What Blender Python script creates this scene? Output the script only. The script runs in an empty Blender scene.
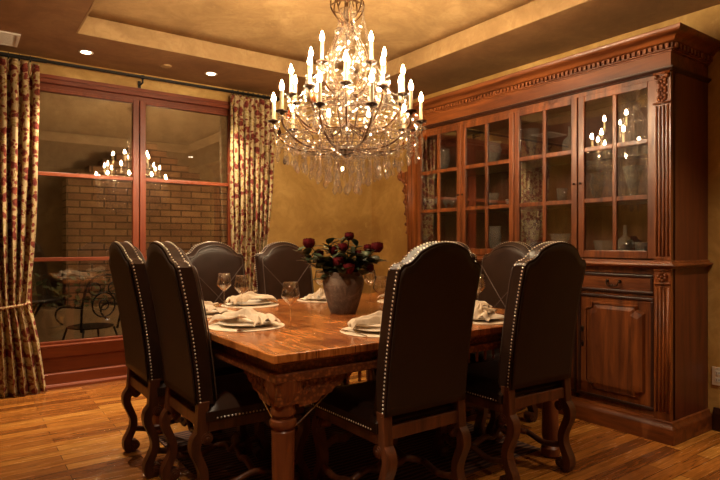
import bpy, bmesh, math, random
from math import sin, cos, pi, radians, sqrt, atan2
from mathutils import Vector, Matrix, noise
random.seed(7)
sc = bpy.context.scene
C = sc.collection
# ------------------------------------------------------------------ camera, world, exposure
cam_d = bpy.data.cameras.new('camera'); cam = bpy.data.objects.new('camera', cam_d); C.objects.link(cam)
cam.location = (0, 0, 1.2); cam.rotation_euler = (radians(90), 0, radians(-35.6))
cam_d.sensor_width = 36; cam_d.lens = 28.3; cam_d.shift_y = 2 / 720; cam_d.clip_start = .02
sc.camera = cam
w = bpy.data.worlds.new('night'); sc.world = w; w.use_nodes = True
w.node_tree.nodes['Background'].inputs[0].default_value = (.30, .22, .15, 1)
w.node_tree.nodes['Background'].inputs[1].default_value = .05
sc.view_settings.view_transform = 'Standard'; sc.view_settings.look = 'None'
sc.view_settings.gamma = 1; sc.view_settings.exposure = 1.15
sc.cycles.use_denoising = True; sc.cycles.max_bounces = 10; sc.cycles.transparent_max_bounces = 24
sc.cycles.sample_clamp_indirect = 25; sc.cycles.diffuse_bounces = 4; sc.cycles.glossy_bounces = 5
BULB = 385.0        # emission of one candle bulb
SPOT = 120.0         # watts of one recessed lamp
# ------------------------------------------------------------------ materials
def nm(name):
    m = bpy.data.materials.new(name); m.use_nodes = True
    nt = m.node_tree; nt.nodes.clear()
    o = nt.nodes.new('ShaderNodeOutputMaterial'); return m, nt, o
def N(nt, t, **k):
    n = nt.nodes.new('ShaderNode' + t)
    for a, v in k.items():
        if a.startswith('i_'): n.inputs[a[2:].replace('_', ' ')].default_value = v
        else: setattr(n, a, v)
    return n
def ramp(nt, fac, stops, interp='LINEAR'):
    r = N(nt, 'ValToRGB'); cr = r.color_ramp; cr.interpolation = interp
    while len(cr.elements) < len(stops): cr.elements.new(.5)
    for e, (p, c) in zip(cr.elements, stops): e.position = p; e.color = (*c, 1) if len(c) == 3 else c
    nt.links.new(fac, r.inputs[0]); return r.outputs[0]
def mix(nt, fac, a, b, mode='MIX'):
    n = nt.nodes.new('ShaderNodeMix'); n.data_type = 'RGBA'; n.blend_type = mode
    for s, v in ((n.inputs[0], fac), (n.inputs[6], a), (n.inputs[7], b)):
        if hasattr(v, 'links'): nt.links.new(v, s)
        elif isinstance(v, (int, float)): s.default_value = v
        else: s.default_value = (*v, 1)
    return n.outputs[2]
def coords(nt, scale=(1, 1, 1), rot=(0, 0, 0), kind='Object', loc=(0, 0, 0)):
    t = N(nt, 'TexCoord'); m = N(nt, 'Mapping')
    m.inputs['Scale'].default_value = scale; m.inputs['Rotation'].default_value = rot; m.inputs['Location'].default_value = loc
    nt.links.new(t.outputs[kind], m.inputs[0]); return m.outputs[0]
def noise_n(nt, vec, scale, detail=4, rough=.55, dist=0):
    n = N(nt, 'TexNoise'); n.inputs['Scale'].default_value = scale; n.inputs['Detail'].default_value = detail
    n.inputs['Roughness'].default_value = rough; n.inputs['Distortion'].default_value = dist
    nt.links.new(vec, n.inputs['Vector']); return n.outputs[0]
def pbr(nt, o, col, rough=.5, metal=0, bump=None, bs=.3, bd=.01, coat=0, spec=.5):
    p = N(nt, 'BsdfPrincipled')
    if hasattr(col, 'links'): nt.links.new(col, p.inputs['Base Color'])
    else: p.inputs['Base Color'].default_value = (*col, 1)
    if hasattr(rough, 'links'): nt.links.new(rough, p.inputs['Roughness'])
    else: p.inputs['Roughness'].default_value = rough
    p.inputs['Metallic'].default_value = metal; p.inputs['Coat Weight'].default_value = coat
    p.inputs['Coat Roughness'].default_value = .12; p.inputs['Specular IOR Level'].default_value = spec
    if bump is not None:
        b = N(nt, 'Bump'); b.inputs['Strength'].default_value = bs; b.inputs['Distance'].default_value = bd
        nt.links.new(bump, b.inputs['Height']); nt.links.new(b.outputs[0], p.inputs['Normal'])
    nt.links.new(p.outputs[0], o.inputs[0]); return p
def flat(name, col, rough=.5, metal=0, coat=0, spec=.5, var=.0, vs=20, bs=0):
    m, nt, o = nm(name); v = coords(nt); n = noise_n(nt, v, vs)
    c = ramp(nt, n, [(.3, tuple(x * (1 - var) for x in col)), (.7, tuple(min(1, x * (1 + var)) for x in col))])
    pbr(nt, o, c, rough, metal, n if bs else None, bs, .004, coat, spec); return m
def wood(name, dark, light, axis=2, scale=1.0, rough=.40, coat=.08, bs=.12, fine=9):
    m, nt, o = nm(name); s = [fine * scale] * 3; s[axis] = .8 * scale
    v = coords(nt, s); n = noise_n(nt, v, 2.2, 6, .62, .6)
    s2 = [2.2 * scale] * 3; s2[axis] = .5 * scale
    n2 = noise_n(nt, coords(nt, s2, loc=(3, 1, 2)), 1.5, 3)
    c = ramp(nt, n, [(.32, dark), (.52, tuple((a + b) / 2 for a, b in zip(dark, light))), (.72, light)])
    c = mix(nt, ramp(nt, n2, [(.35, (0, 0, 0)), (.7, (1, 1, 1))]), mix(nt, .65, c, dark), c)
    pbr(nt, o, c, rough, 0, n, bs, .003, coat, .38); return m
def plaster(name, a, b, c_, scale=1.0, rough=.62, bs=.25):
    m, nt, o = nm(name); v = coords(nt, (scale,) * 3)
    n = noise_n(nt, v, 1.6, 8, .62, 1.1); n2 = noise_n(nt, coords(nt, (scale,) * 3, loc=(5, 2, 1)), 7, 6, .65, 1.6)
    col = ramp(nt, n, [(.33, a), (.5, b), (.68, c_)])
    col = mix(nt, ramp(nt, n2, [(.45, (0, 0, 0)), (.75, (.7, .7, .7))]), col, a)
    col = mix(nt, ramp(nt, n2, [(.25, (.6, .6, .6)), (.42, (0, 0, 0))]), col, c_)
    pbr(nt, o, col, rough, 0, n2, bs, .006, 0, .35); return m
M = {}
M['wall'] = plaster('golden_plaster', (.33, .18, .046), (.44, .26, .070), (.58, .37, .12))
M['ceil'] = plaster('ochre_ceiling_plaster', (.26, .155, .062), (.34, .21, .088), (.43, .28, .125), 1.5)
M['soffit'] = plaster('shade_toned_soffit_plaster', (.17, .080, .030), (.215, .105, .040), (.27, .14, .055), 1.2)  # browner, darker plaster tone carries the shade of the soffit underside
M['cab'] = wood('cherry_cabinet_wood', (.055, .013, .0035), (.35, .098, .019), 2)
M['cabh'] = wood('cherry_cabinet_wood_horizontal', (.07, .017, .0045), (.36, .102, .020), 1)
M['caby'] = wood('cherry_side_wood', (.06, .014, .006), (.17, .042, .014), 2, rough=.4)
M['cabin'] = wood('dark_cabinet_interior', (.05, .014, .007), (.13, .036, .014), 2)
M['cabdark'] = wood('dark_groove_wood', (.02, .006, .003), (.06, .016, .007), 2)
M['win'] = wood('red_window_wood', (.11, .018, .004), (.25, .052, .0105), 2, rough=.4)
M['winh'] = wood('red_window_wood_horizontal', (.11, .018, .004), (.25, .052, .0105), 0, rough=.4)
M['chairw'] = wood('walnut_chair_wood', (.036, .011, .0045), (.18, .054, .020), 2, rough=.38)
M['tabw'] = wood('carved_table_wood', (.11, .026, .008), (.36, .115, .034), 2, rough=.4, bs=.3)
M['metal_dark'] = flat('dark_bronze', (.035, .018, .010), .38, .8)
M['bronze'] = flat('aged_bronze', (.13, .065, .028), .35, .9, var=.3)
M['iron'] = flat('black_iron', (.012, .010, .009), .5, .5)
M['nail'] = flat('pewter_nailhead', (.85, .76, .64), .3, 1)
M['silver'] = flat('silver_cutlery', (.75, .70, .64), .18, 1)
M['candle'] = flat('ivory_candle_sleeve', (.46, .34, .18), .5)
M['cream'] = flat('cream_ceramic', (.66, .55, .42), .3, coat=.3)
M['mat_c'] = flat('cream_woven_placemat', (.62, .50, .35), .8, var=.12, vs=90, bs=.4)
M['white'] = flat('white_paint', (.62, .58, .5), .5)
M['piping'] = flat('dark_piping', (.03, .018, .013), .4)
M['seam'] = flat('pale_leather_seam', (.07, .042, .028), .45)
def leather(name, a, b, rough):
    m, nt, o = nm(name); v = coords(nt)
    n = noise_n(nt, v, 5, 5); n2 = noise_n(nt, v, 160, 2)
    c = ramp(nt, n, [(.3, a), (.7, b)])
    pbr(nt, o, c, rough, 0, n2, .12, .001, 0, .2); return m
M['leather'] = leather('espresso_leather', (.020, .009, .005), (.030, .0135, .008), .34)
M['leather_back'] = leather('brown_outer_back_leather', (.024, .0115, .006), (.031, .015, .008), .55)
# floor: oak strips
def floor_mat():
    m, nt, o = nm('oak_strip_floor')
    v = coords(nt)
    br = N(nt, 'TexBrick'); br.offset = .43; br.offset_frequency = 2; br.squash = 1
    for k, x in (('Scale', 1), ('Mortar Size', .0016), ('Mortar Smooth', .1), ('Bias', 0), ('Brick Width', .85), ('Row Height', .083)):
        br.inputs[k].default_value = x
    br.inputs['Color1'].default_value = (0, 0, 0, 1); br.inputs['Color2'].default_value = (1, 1, 1, 1); br.inputs['Mortar'].default_value = (.5, .5, .5, 1)
    nt.links.new(v, br.inputs['Vector'])
    tone = ramp(nt, br.outputs['Color'], [(0, (.20, .060, .010)), (.3, (.33, .112, .020)), (.7, (.46, .175, .030)), (1, (.58, .26, .052))])
    g = noise_n(nt, coords(nt, (1.2, 16, 1)), 3.5, 7, .6, 1.2)
    grain = ramp(nt, g, [(.3, (.45, .38, .30)), (.6, (1, 1, 1))])
    col = mix(nt, 1, tone, grain, 'MULTIPLY')
    col = mix(nt, br.outputs['Fac'], col, (.05, .018, .006))
    r = N(nt, 'MapRange'); r.inputs['To Min'].default_value = .16; r.inputs['To Max'].default_value = .34
    nt.links.new(g, r.inputs[0])
    pbr(nt, o, col, r.outputs[0], 0, br.outputs['Fac'], -.3, .002, .25); return m
M['floor'] = floor_mat()
def top_mat():
    m, nt, o = nm('polished_table_top')
    v = coords(nt, rot=(0, 0, pi / 2))
    br = N(nt, 'TexBrick'); br.offset = 0
    for k, x in (('Scale', 1), ('Mortar Size', .002), ('Bias', 0), ('Brick Width', 4.0), ('Row Height', .185)):
        br.inputs[k].default_value = x
    br.inputs['Color1'].default_value = (0, 0, 0, 1); br.inputs['Color2'].default_value = (1, 1, 1, 1)
    nt.links.new(v, br.inputs['Vector'])
    tone = ramp(nt, br.outputs['Color'], [(0, (.40, .115, .025)), (1, (.62, .225, .052))])
    g = noise_n(nt, coords(nt, (12, 1.6, 1)), 2.4, 7, .62, 1.4)
    g2 = noise_n(nt, coords(nt, (1.5, 1.5, 1)), 2.2, 4)
    col = mix(nt, 1, tone, ramp(nt, g, [(.34, (.30, .20, .16)), (.58, (1, 1, 1))]), 'MULTIPLY')
    col = mix(nt, 1, col, ramp(nt, g2, [(.36, (.5, .40, .36)), (.58, (1, 1, 1))]), 'MULTIPLY')
    col = mix(nt, br.outputs['Fac'], col, (.06, .015, .005))
    pbr(nt, o, col, .26, 0, g, .15, .002, .3); return m
M['top'] = top_mat()
def carved_mat():
    m, nt, o = nm('chip_carved_wood')
    v = coords(nt, (1, 1, 1), rot=(pi / 4, pi / 4, pi / 4))
    vo = N(nt, 'TexVoronoi'); vo.inputs['Scale'].default_value = 62; nt.links.new(coords(nt), vo.inputs['Vector'])
    c = ramp(nt, vo.outputs['Distance'], [(.1, (.38, .12, .032)), (.6, (.11, .026, .008))])  # highlights on raised cells and shade in recesses put into the colour
    n = noise_n(nt, coords(nt), 8, 4)
    c = mix(nt, ramp(nt, n, [(.3, (0, 0, 0)), (.7, (.6, .6, .6))]), c, (.09, .022, .008))
    pbr(nt, o, c, .42, 0, vo.outputs['Distance'], -1, .012, .15); return m
M['carved'] = carved_mat()
def fres(nt, ior):
    """surface reflectance that is the same seen from either side of a thin sheet"""
    g = N(nt, 'NewGeometry'); m1 = N(nt, 'Math', operation='MULTIPLY_ADD'); nt.links.new(g.outputs['Backfacing'], m1.inputs[0]); m1.inputs[1].default_value = -2; m1.inputs[2].default_value = 1
    p = N(nt, 'Math', operation='POWER'); p.inputs[0].default_value = ior; nt.links.new(m1.outputs[0], p.inputs[1])
    f = N(nt, 'Fresnel'); nt.links.new(p.outputs[0], f.inputs[0]); return f
def clear_glass(name, tint=(1, 1, 1), ior=1.5, rough=0.0, refl=1.0):
    m, nt, o = nm(name)
    f = fres(nt, ior)
    mu = N(nt, 'Math', operation='MULTIPLY'); nt.links.new(f.outputs[0], mu.inputs[0]); mu.inputs[1].default_value = refl; mu.use_clamp = True
    t = N(nt, 'BsdfTransparent'); t.inputs[0].default_value = (*tint, 1)
    g = N(nt, 'BsdfGlossy'); g.inputs['Roughness'].default_value = rough
    x = N(nt, 'MixShader'); nt.links.new(mu.outputs[0], x.inputs[0]); nt.links.new(t.outputs[0], x.inputs[1]); nt.links.new(g.outputs[0], x.inputs[2])
    nt.links.new(x.outputs[0], o.inputs[0]); return m
M['pane'] = clear_glass('window_pane_glass', (.86, .84, .80), 1.55, 0, 2.6)
M['cabpane'] = clear_glass('cabinet_pane_glass', (.97, .96, .94), 1.5, 0, 3.0)
M['wineglass'] = clear_glass('wine_glass', (.975, .965, .95), 1.5, 0.0, 3.0)
def crystal(name, tint, refr=.22, milk=.03):
    m, nt, o = nm(name)
    f = fres(nt, 1.95)
    g = N(nt, 'BsdfGlossy'); g.inputs['Roughness'].default_value = .06
    if 'etched' in name:
        vo = N(nt, 'TexVoronoi'); vo.inputs['Scale'].default_value = 75; nt.links.new(coords(nt), vo.inputs['Vector'])
        b_ = N(nt, 'Bump'); b_.inputs['Strength'].default_value = 1; b_.inputs['Distance'].default_value = .01; nt.links.new(vo.outputs['Distance'], b_.inputs['Height']); nt.links.new(b_.outputs[0], g.inputs['Normal'])
    r = N(nt, 'BsdfRefraction'); r.inputs['Color'].default_value = (*tint, 1); r.inputs['IOR'].default_value = 1.55; r.inputs['Roughness'].default_value = .03
    t = N(nt, 'BsdfTransparent'); t.inputs[0].default_value = (*tint, 1)
    a0 = N(nt, 'MixShader'); a0.inputs[0].default_value = refr
    nt.links.new(t.outputs[0], a0.inputs[1]); nt.links.new(r.outputs[0], a0.inputs[2])
    d1 = N(nt, 'BsdfDiffuse'); d1.inputs[0].default_value = (*tint, 1); d2 = N(nt, 'BsdfTranslucent'); d2.inputs[0].default_value = (*tint, 1)
    d = N(nt, 'MixShader'); nt.links.new(d1.outputs[0], d.inputs[1]); nt.links.new(d2.outputs[0], d.inputs[2])
    a = N(nt, 'MixShader'); a.inputs[0].default_value = milk; nt.links.new(a0.outputs[0], a.inputs[1]); nt.links.new(d.outputs[0], a.inputs[2])
    b = N(nt, 'MixShader'); nt.links.new(f.outputs[0], b.inputs[0]); nt.links.new(a.outputs[0], b.inputs[1]); nt.links.new(g.outputs[0], b.inputs[2])
    nt.links.new(b.outputs[0], o.inputs[0]); return m
M['crystal'] = crystal('cut_crystal', (1, .97, .92))
M['amber'] = crystal('amber_crystal', (.75, .33, .08))
M['smoky'] = crystal('smoky_crystal', (.22, .10, .07))
M['cutglass'] = crystal('etched_glassware', (.92, .92, .9), .3, .15)
def emit(name, col, s):
    m, nt, o = nm(name); e = N(nt, 'Emission'); e.inputs[0].default_value = (*col, 1); e.inputs[1].default_value = s
    nt.links.new(e.outputs[0], o.inputs[0]); return m
M['bulb'] = emit('glowing_bulb', (1, .76, .475), BULB)
M['lamp'] = emit('recessed_lamp_glow', (1, .80, .55), 14)
def cloth_mat():
    m, nt, o = nm('linen_napkin'); v = coords(nt)
    n = noise_n(nt, v, 60, 3); c = ramp(nt, n, [(.3, (.50, .38, .26)), (.7, (.62, .49, .35))])
    pbr(nt, o, c, .85, 0, n, .2, .002, 0, .2); return m
M['napkin'] = cloth_mat()
def curtain_mat():
    m, nt, o = nm('floral_curtain_fabric'); uv = coords(nt, kind='UV')
    nz = N(nt, 'TexNoise'); nz.inputs['Scale'].default_value = 9; nt.links.new(uv, nz.inputs['Vector'])
    ad = N(nt, 'VectorMath', operation='MULTIPLY_ADD'); nt.links.new(nz.outputs['Color'], ad.inputs[0]); ad.inputs[1].default_value = (.09, .09, 0); nt.links.new(uv, ad.inputs[2])
    def vor(scale, loc):
        mp = N(nt, 'Mapping'); mp.inputs['Location'].default_value = loc; nt.links.new(ad.outputs[0], mp.inputs[0])
        v = N(nt, 'TexVoronoi'); v.voronoi_dimensions = '2D'; v.inputs['Scale'].default_value = scale; nt.links.new(mp.outputs[0], v.inputs['Vector']); return v
    base = ramp(nt, noise_n(nt, uv, 30, 3), [(.3, (.35, .25, .125)), (.7, (.48, .365, .20))])
    v1 = vor(9.5, (0, 0, 0)); big = ramp(nt, v1.outputs['Distance'], [(.22, (1, 1, 1)), (.28, (0, 0, 0))])
    v2 = vor(19, (3, 1, 0)); small = ramp(nt, v2.outputs['Distance'], [(.21, (1, 1, 1)), (.27, (0, 0, 0))])
    v3 = vor(25, (7, 4, 0)); leafm = ramp(nt, v3.outputs['Distance'], [(.20, (1, 1, 1)), (.25, (0, 0, 0))])
    vn = noise_n(nt, ad.outputs[0], 7, 2); vine = ramp(nt, vn, [(.485, (0, 0, 0)), (.495, (1, 1, 1)), (.505, (1, 1, 1)), (.515, (0, 0, 0))])
    c = mix(nt, leafm, base, (.30, .22, .06)); c = mix(nt, vine, c, (.20, .10, .03))
    c = mix(nt, small, c, (.17, .03, .018)); redv = ramp(nt, noise_n(nt, uv, 45, 2), [(.4, (.10, .012, .010)), (.62, (.21, .045, .025))])
    c = mix(nt, big, c, redv)
    pbr(nt, o, c, .85, 0, None, 0, 0, 0, .2); return m
M['curtain'] = curtain_mat()
def brick_mat():
    m, nt, o = nm('outdoor_brick'); v = coords(nt, rot=(pi / 2, 0, 0))
    br = N(nt, 'TexBrick')
    for k, x in (('Scale', 1), ('Mortar Size', .009), ('Bias', 0), ('Brick Width', .27), ('Row Height', .085)): br.inputs[k].default_value = x
    br.inputs['Color1'].default_value = (.42, .25, .13, 1); br.inputs['Color2'].default_value = (.28, .15, .08, 1); br.inputs['Mortar'].default_value = (.10, .06, .035, 1)
    nt.links.new(v, br.inputs['Vector'])
    n = noise_n(nt, coords(nt), 5, 5)
    c = mix(nt, 1, br.outputs['Color'], ramp(nt, n, [(.3, (.6, .6, .6)), (.7, (1, 1, 1))]), 'MULTIPLY')
    pbr(nt, o, c, .85, 0, br.outputs['Fac'], -.5, .01); return m
M['brick'] = brick_mat()
M['stucco'] = plaster('outdoor_stucco', (.28, .19, .10), (.36, .25, .14), (.42, .31, .18))
M['patio'] = flat('patio_stone', (.16, .11, .07), .8, var=.3, vs=6)
M['stone'] = plaster('rough_vase_clay', (.060, .034, .020), (.115, .070, .044), (.20, .135, .09), 9, .75, .5)
M['rose'] = flat('dark_red_rose', (.075, .004, .005), .8, var=.4, vs=40, spec=.1)
M['leaf'] = flat('bouquet_leaf', (.042, .055, .024), .45, var=.35, vs=30)
M['stem'] = flat('plant_stem', (.06, .055, .02), .6)
M['patioleaf'] = flat('patio_plant_leaf', (.09, .11, .045), .6, var=.4, vs=20)
def rug_mat():
    m, nt, o = nm('dark_striped_rug'); v = coords(nt)
    wv = N(nt, 'TexWave'); wv.bands_direction = 'Y'; wv.inputs['Scale'].default_value = 9; wv.inputs['Distortion'].default_value = 2.5; nt.links.new(v, wv.inputs[0])
    c = ramp(nt, wv.outputs['Color'], [(.3, (.03, .010, .007)), (.62, (.085, .028, .016)), (.85, (.16, .07, .035))])
    pbr(nt, o, c, .9, 0, wv.outputs['Color'], .4, .004); return m
M['rug'] = rug_mat()
# ------------------------------------------------------------------ mesh helpers
class MB:
    def __init__(s): s.v = []; s.f = []; s.uv = None
    def add(s, vs, fs, T=None):
        b = len(s.v)
        for p in vs:
            p = Vector(p); s.v.append(tuple(T @ p if T is not None else p))
        for f in fs: s.f.append(tuple(i + b for i in f))
        return s
    def box(s, x0, x1, y0, y1, z0, z1, T=None):
        v = [(x, y, z) for z in (z0, z1) for y in (y0, y1) for x in (x0, x1)]
        return s.add(v, [(0, 2, 3, 1), (4, 5, 7, 6), (0, 1, 5, 4), (2, 6, 7, 3), (0, 4, 6, 2), (1, 3, 7, 5)], T)
    def prism(s, poly, a, b, axis='x', T=None):
        n = len(poly); mk = {'x': lambda p, t: (t, p[0], p[1]), 'y': lambda p, t: (p[0], t, p[1]), 'z': lambda p, t: (p[0], p[1], t)}[axis]
        v = [mk(p, a) for p in poly] + [mk(p, b) for p in poly]
        f = [tuple(range(n)), tuple(range(2 * n - 1, n - 1, -1))] + [(i, i + n, (i + 1) % n + n, (i + 1) % n) for i in range(n)]
        return s.add(v, f, T)
    def lathe(s, prof, seg=20, c=(0, 0, 0), T=None, cap=True):
        v = []; f = []; n = len(prof)
        for r, z in prof:
            for k in range(seg):
                a = 2 * pi * k / seg; v.append((c[0] + r * cos(a), c[1] + r * sin(a), c[2] + z))
        for i in range(n - 1):
            for k in range(seg):
                k2 = (k + 1) % seg; f.append((i * seg + k, i * seg + k2, (i + 1) * seg + k2, (i + 1) * seg + k))
        if cap:
            f.append(tuple(range(seg - 1, -1, -1))); f.append(tuple((n - 1) * seg + k for k in range(seg)))
        return s.add(v, f, T)
    def tube(s, pts, r, seg=8, flat_=None, up=None, T=None):
        pts = [Vector(p) for p in pts]; n = len(pts); v = []; f = []
        prev = None
        for i, p in enumerate(pts):
            d = (pts[min(i + 1, n - 1)] - pts[max(i - 1, 0)]).normalized()
            if up is not None: u = Vector(up)
            else:
                u = prev if prev is not None else (Vector((0, 0, 1)) if abs(d.z) < .9 else Vector((1, 0, 0)))
            a = d.cross(u)
            if a.length < 1e-6: a = d.orthogonal()
            a.normalize(); b = a.cross(d).normalized(); prev = b
            rr = r[i] if isinstance(r, (list, tuple)) else r
            if flat_:    # rectangular ribbon: flat_ = half width along 'up', r half thickness
                for sa, sb in ((-1, -1), (1, -1), (1, 1), (-1, 1)): v.append(p + a * rr * sa + b * flat_ * sb)
            else:
                for k in range(seg): t = 2 * pi * k / seg; v.append(p + a * rr * cos(t) + b * rr * sin(t))
        sg = 4 if flat_ else seg
        for i in range(n - 1):
            for k in range(sg): k2 = (k + 1) % sg; f.append((i * sg + k, i * sg + k2, (i + 1) * sg + k2, (i + 1) * sg + k))
        f.append(tuple(range(sg - 1, -1, -1))); f.append(tuple((n - 1) * sg + k for k in range(sg)))
        return s.add(v, f, T)
    def sphere(s, c, r, seg=10, rings=6, sc_=(1, 1, 1), T=None):
        v = [(c[0], c[1], c[2] - r * sc_[2])]; f = []
        for i in range(1, rings):
            t = pi * i / rings
            for k in range(seg):
                a = 2 * pi * k / seg; v.append((c[0] + r * sc_[0] * sin(t) * cos(a), c[1] + r * sc_[1] * sin(t) * sin(a), c[2] - r * sc_[2] * cos(t)))
        v.append((c[0], c[1], c[2] + r * sc_[2])); L = len(v) - 1
        for k in range(seg):
            k2 = (k + 1) % seg; f.append((0, 1 + k2, 1 + k)); f.append((L, L - seg + k, L - seg + k2))
            for i in range(rings - 2): a = 1 + i * seg; f.append((a + k, a + k2, a + seg + k2, a + seg + k))
        return s.add(v, f, T)
    def build(s, name, mat, parent=None, smooth=False, bevel=0, solid=0, sub=0, T=None):
        me = bpy.data.meshes.new(name); me.from_pydata(s.v, [], s.f); me.validate(); me.update()
        if s.uv:
            l = me.uv_layers.new(name='UVMap')
            for lp in me.loops: l.data[lp.index].uv = s.uv[lp.vertex_index]
        bm = bmesh.new(); bm.from_mesh(me)
        if not s.uv: bmesh.ops.recalc_face_normals(bm, faces=bm.faces)
        bm.to_mesh(me); bm.free()
        me.materials.append(M[mat] if isinstance(mat, str) else mat)
        if smooth:
            for p in me.polygons: p.use_smooth = True
            if smooth == 'auto': me.set_sharp_from_angle(angle=radians(38))
        o = bpy.data.objects.new(name, me); C.objects.link(o)
        if parent is not None: o.parent = parent
        if solid: d = o.modifiers.new('solid', 'SOLIDIFY'); d.thickness = solid; d.offset = 0
        if sub: d = o.modifiers.new('sub', 'SUBSURF'); d.levels = sub; d.render_levels = sub
        if bevel:
            d = o.modifiers.new('bevel', 'BEVEL'); d.width = bevel; d.segments = 2; d.limit_method = 'ANGLE'; d.angle_limit = radians(40)
        return o
def tag(o, label=None, cat=None, group=None, kind=None):
    if label: o['label'] = label
    if cat: o['category'] = cat
    if group: o['group'] = group
    if kind: o['kind'] = kind
    return o
def thing(name, label, cat, loc=(0, 0, 0), rz=0, group=None):
    o = bpy.data.objects.new(name, None); C.objects.link(o); o.location = loc; o.rotation_euler = (0, 0, rz)
    o.empty_display_size = .1
    return tag(o, label, cat, group)
def struct(name, mb, mat, **k): return tag(mb.build(name, mat, **k), kind='structure')
def dup(o, label=None, loc=None, rz=None, parent=None):
    def cp(a, par):
        c = a.copy(); C.objects.link(c); c.parent = par
        for ch in kids.get(a.name, []): cp(ch, c)
        return c
    kids = {}
    stack = [o]; names = {o.name}
    for q in list(C.objects):
        if q.parent is not None: kids.setdefault(q.parent.name, []).append(q)
    c = cp(o, parent)
    if label: c['label'] = label
    if loc is not None: c.location = loc
    if rz is not None: c.rotation_euler = (c.rotation_euler[0], c.rotation_euler[1], rz)
    return c
def catmull(pts, n=6):
    pts = [Vector(p) for p in pts]; out = []
    P = [pts[0] * 2 - pts[1]] + pts + [pts[-1] * 2 - pts[-2]]
    for i in range(1, len(P) - 2):
        for k in range(n):
            t = k / n; a, b, c, d = P[i - 1], P[i], P[i + 1], P[i + 2]
            out.append(.5 * ((2 * b) + (c - a) * t + (2 * a - 5 * b + 4 * c - d) * t * t + (3 * b - a - 3 * c + d) * t ** 3))
    out.append(pts[-1]); return out
# ------------------------------------------------------------------ room shell
WX, WY = 3.95, 5.28; X0, Y0 = -1.7, -2.3; ZC = 2.71; ZT = 2.85
tx0, tx1, ty0, ty1 = .71, 3.23, 1.06, 4.52
struct('floor', MB().box(X0, WX, Y0, WY + .06, -.05, 0), 'floor')
wx0, wx1, wzt = .42, 2.27, 2.55
m = MB(); m.box(X0, wx0, WY, WY + .16, 0, ZC + .2); m.box(wx1, WX + .1, WY, WY + .16, 0, ZC + .2); m.box(wx0, wx1, WY, WY + .16, wzt, ZC + .2)
struct('wall_back', m, 'wall')
struct('wall_right', MB().box(WX, WX + .1, Y0, WY, 0, ZC + .2), 'wall')
struct('wall_left', MB().box(X0 - .1, X0, Y0, WY + .16, 0, ZC + .2), 'wall')
struct('wall_front', MB().box(X0 - .1, WX + .1, Y0 - .1, Y0, 0, ZC + .2), 'wall')
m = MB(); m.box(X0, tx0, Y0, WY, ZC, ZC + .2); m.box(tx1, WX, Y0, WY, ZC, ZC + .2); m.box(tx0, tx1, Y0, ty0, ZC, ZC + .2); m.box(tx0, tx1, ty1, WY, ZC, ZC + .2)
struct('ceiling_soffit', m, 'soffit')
m = MB(); m.box(tx0, tx0 + .012, ty0, ty1, ZC - .002, ZT); m.box(tx1 - .012, tx1, ty0, ty1, ZC - .002, ZT); m.box(tx0, tx1, ty0, ty0 + .012, ZC - .002, ZT); m.box(tx0, tx1, ty1 - .012, ty1, ZC - .002, ZT)
struct('trim_tray', m, 'ceil')
# tray ceiling: shallow hipped plaster
cx_, cy_ = (tx0 + tx1) / 2, (ty0 + ty1) / 2
m = MB(); g = 20; vs = []; fs = []
for j in range(g + 1):
    for i in range(g + 1):
        u, v = i / g * 2 - 1, j / g * 2 - 1
        z = ZT + .12 * (1 - max(abs(u), abs(v)) ** 1.5)
        vs.append((cx_ + u * (tx1 - tx0) / 2, cy_ + v * (ty1 - ty0) / 2, z))
for j in range(g):
    for i in range(g): a = j * (g + 1) + i; fs.append((a, a + g + 1, a + g + 2, a + 1))
m.add(vs, fs); struct('ceiling', m, 'ceil', smooth=True, solid=.01)
CZ = ZT + .115
# baseboards
m = MB(); m.prism([(WY, 0), (WY - .022, 0), (WY - .022, .10), (WY - .010, .13), (WY, .13)], wx1 + .04, WX, 'x'); m.prism([(WY, 0), (WY - .022, 0), (WY - .022, .10), (WY - .010, .13), (WY, .13)], X0, wx0 - .04, 'x')
struct('baseboard_back', m, 'winh')
m = MB(); m.prism([(WX, 0), (WX - .022, 0), (WX - .022, .11), (WX - .010, .145), (WX, .145)], Y0, 1.625, 'y'); m.prism([(WX, 0), (WX - .022, 0), (WX - .022, .11), (WX - .010, .145), (WX, .145)], 4.12, WY, 'y')
struct('baseboard_right', m, 'cabdark')
# ------------------------------------------------------------------ window wall
fy0, fy1 = WY - .03, WY + .11
m = MB(); m.box(wx0 - .02, wx0 + .07, fy0, fy1, 0, wzt + .01); m.box(wx1 - .055, wx1 + .015, fy0, fy1, 0, wzt + .01)
m.box(wx0 + .07, wx1 - .055, fy0, fy1, 2.505, wzt + .01); m.box(wx0 - .03, wx1 + .03, fy0 - .012, fy0 + .01, wzt - .012, wzt + .02)
m.box(wx0 + .07, wx1 - .055, fy0 + .045, fy1, 2.47, 2.506)
struct('trim_window_frame', m, 'winh', bevel=.004)
m = MB(); m.box(wx0 + .07, wx1 - .055, fy0 + .02, fy1, .12, .25); m.prism([(fy0 + .02, .24), (fy0 - .012, .25), (fy0 - .018, .335), (fy0 - .028, .34), (fy0 - .028, .352), (fy1, .352), (fy1, .24)], wx0 + .07, wx1 - .055, 'x')
m.prism([(fy0 + .02, .13), (fy0 - .015, .115), (fy0 - .02, .03), (fy0 - .045, .022), (fy0 - .05, 0), (fy1, 0), (fy1, .13)], wx0 - .02, wx1 + .02, 'x')
struct('trim_window_base', m, 'winh', bevel=.003)
xm = 1.348
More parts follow.
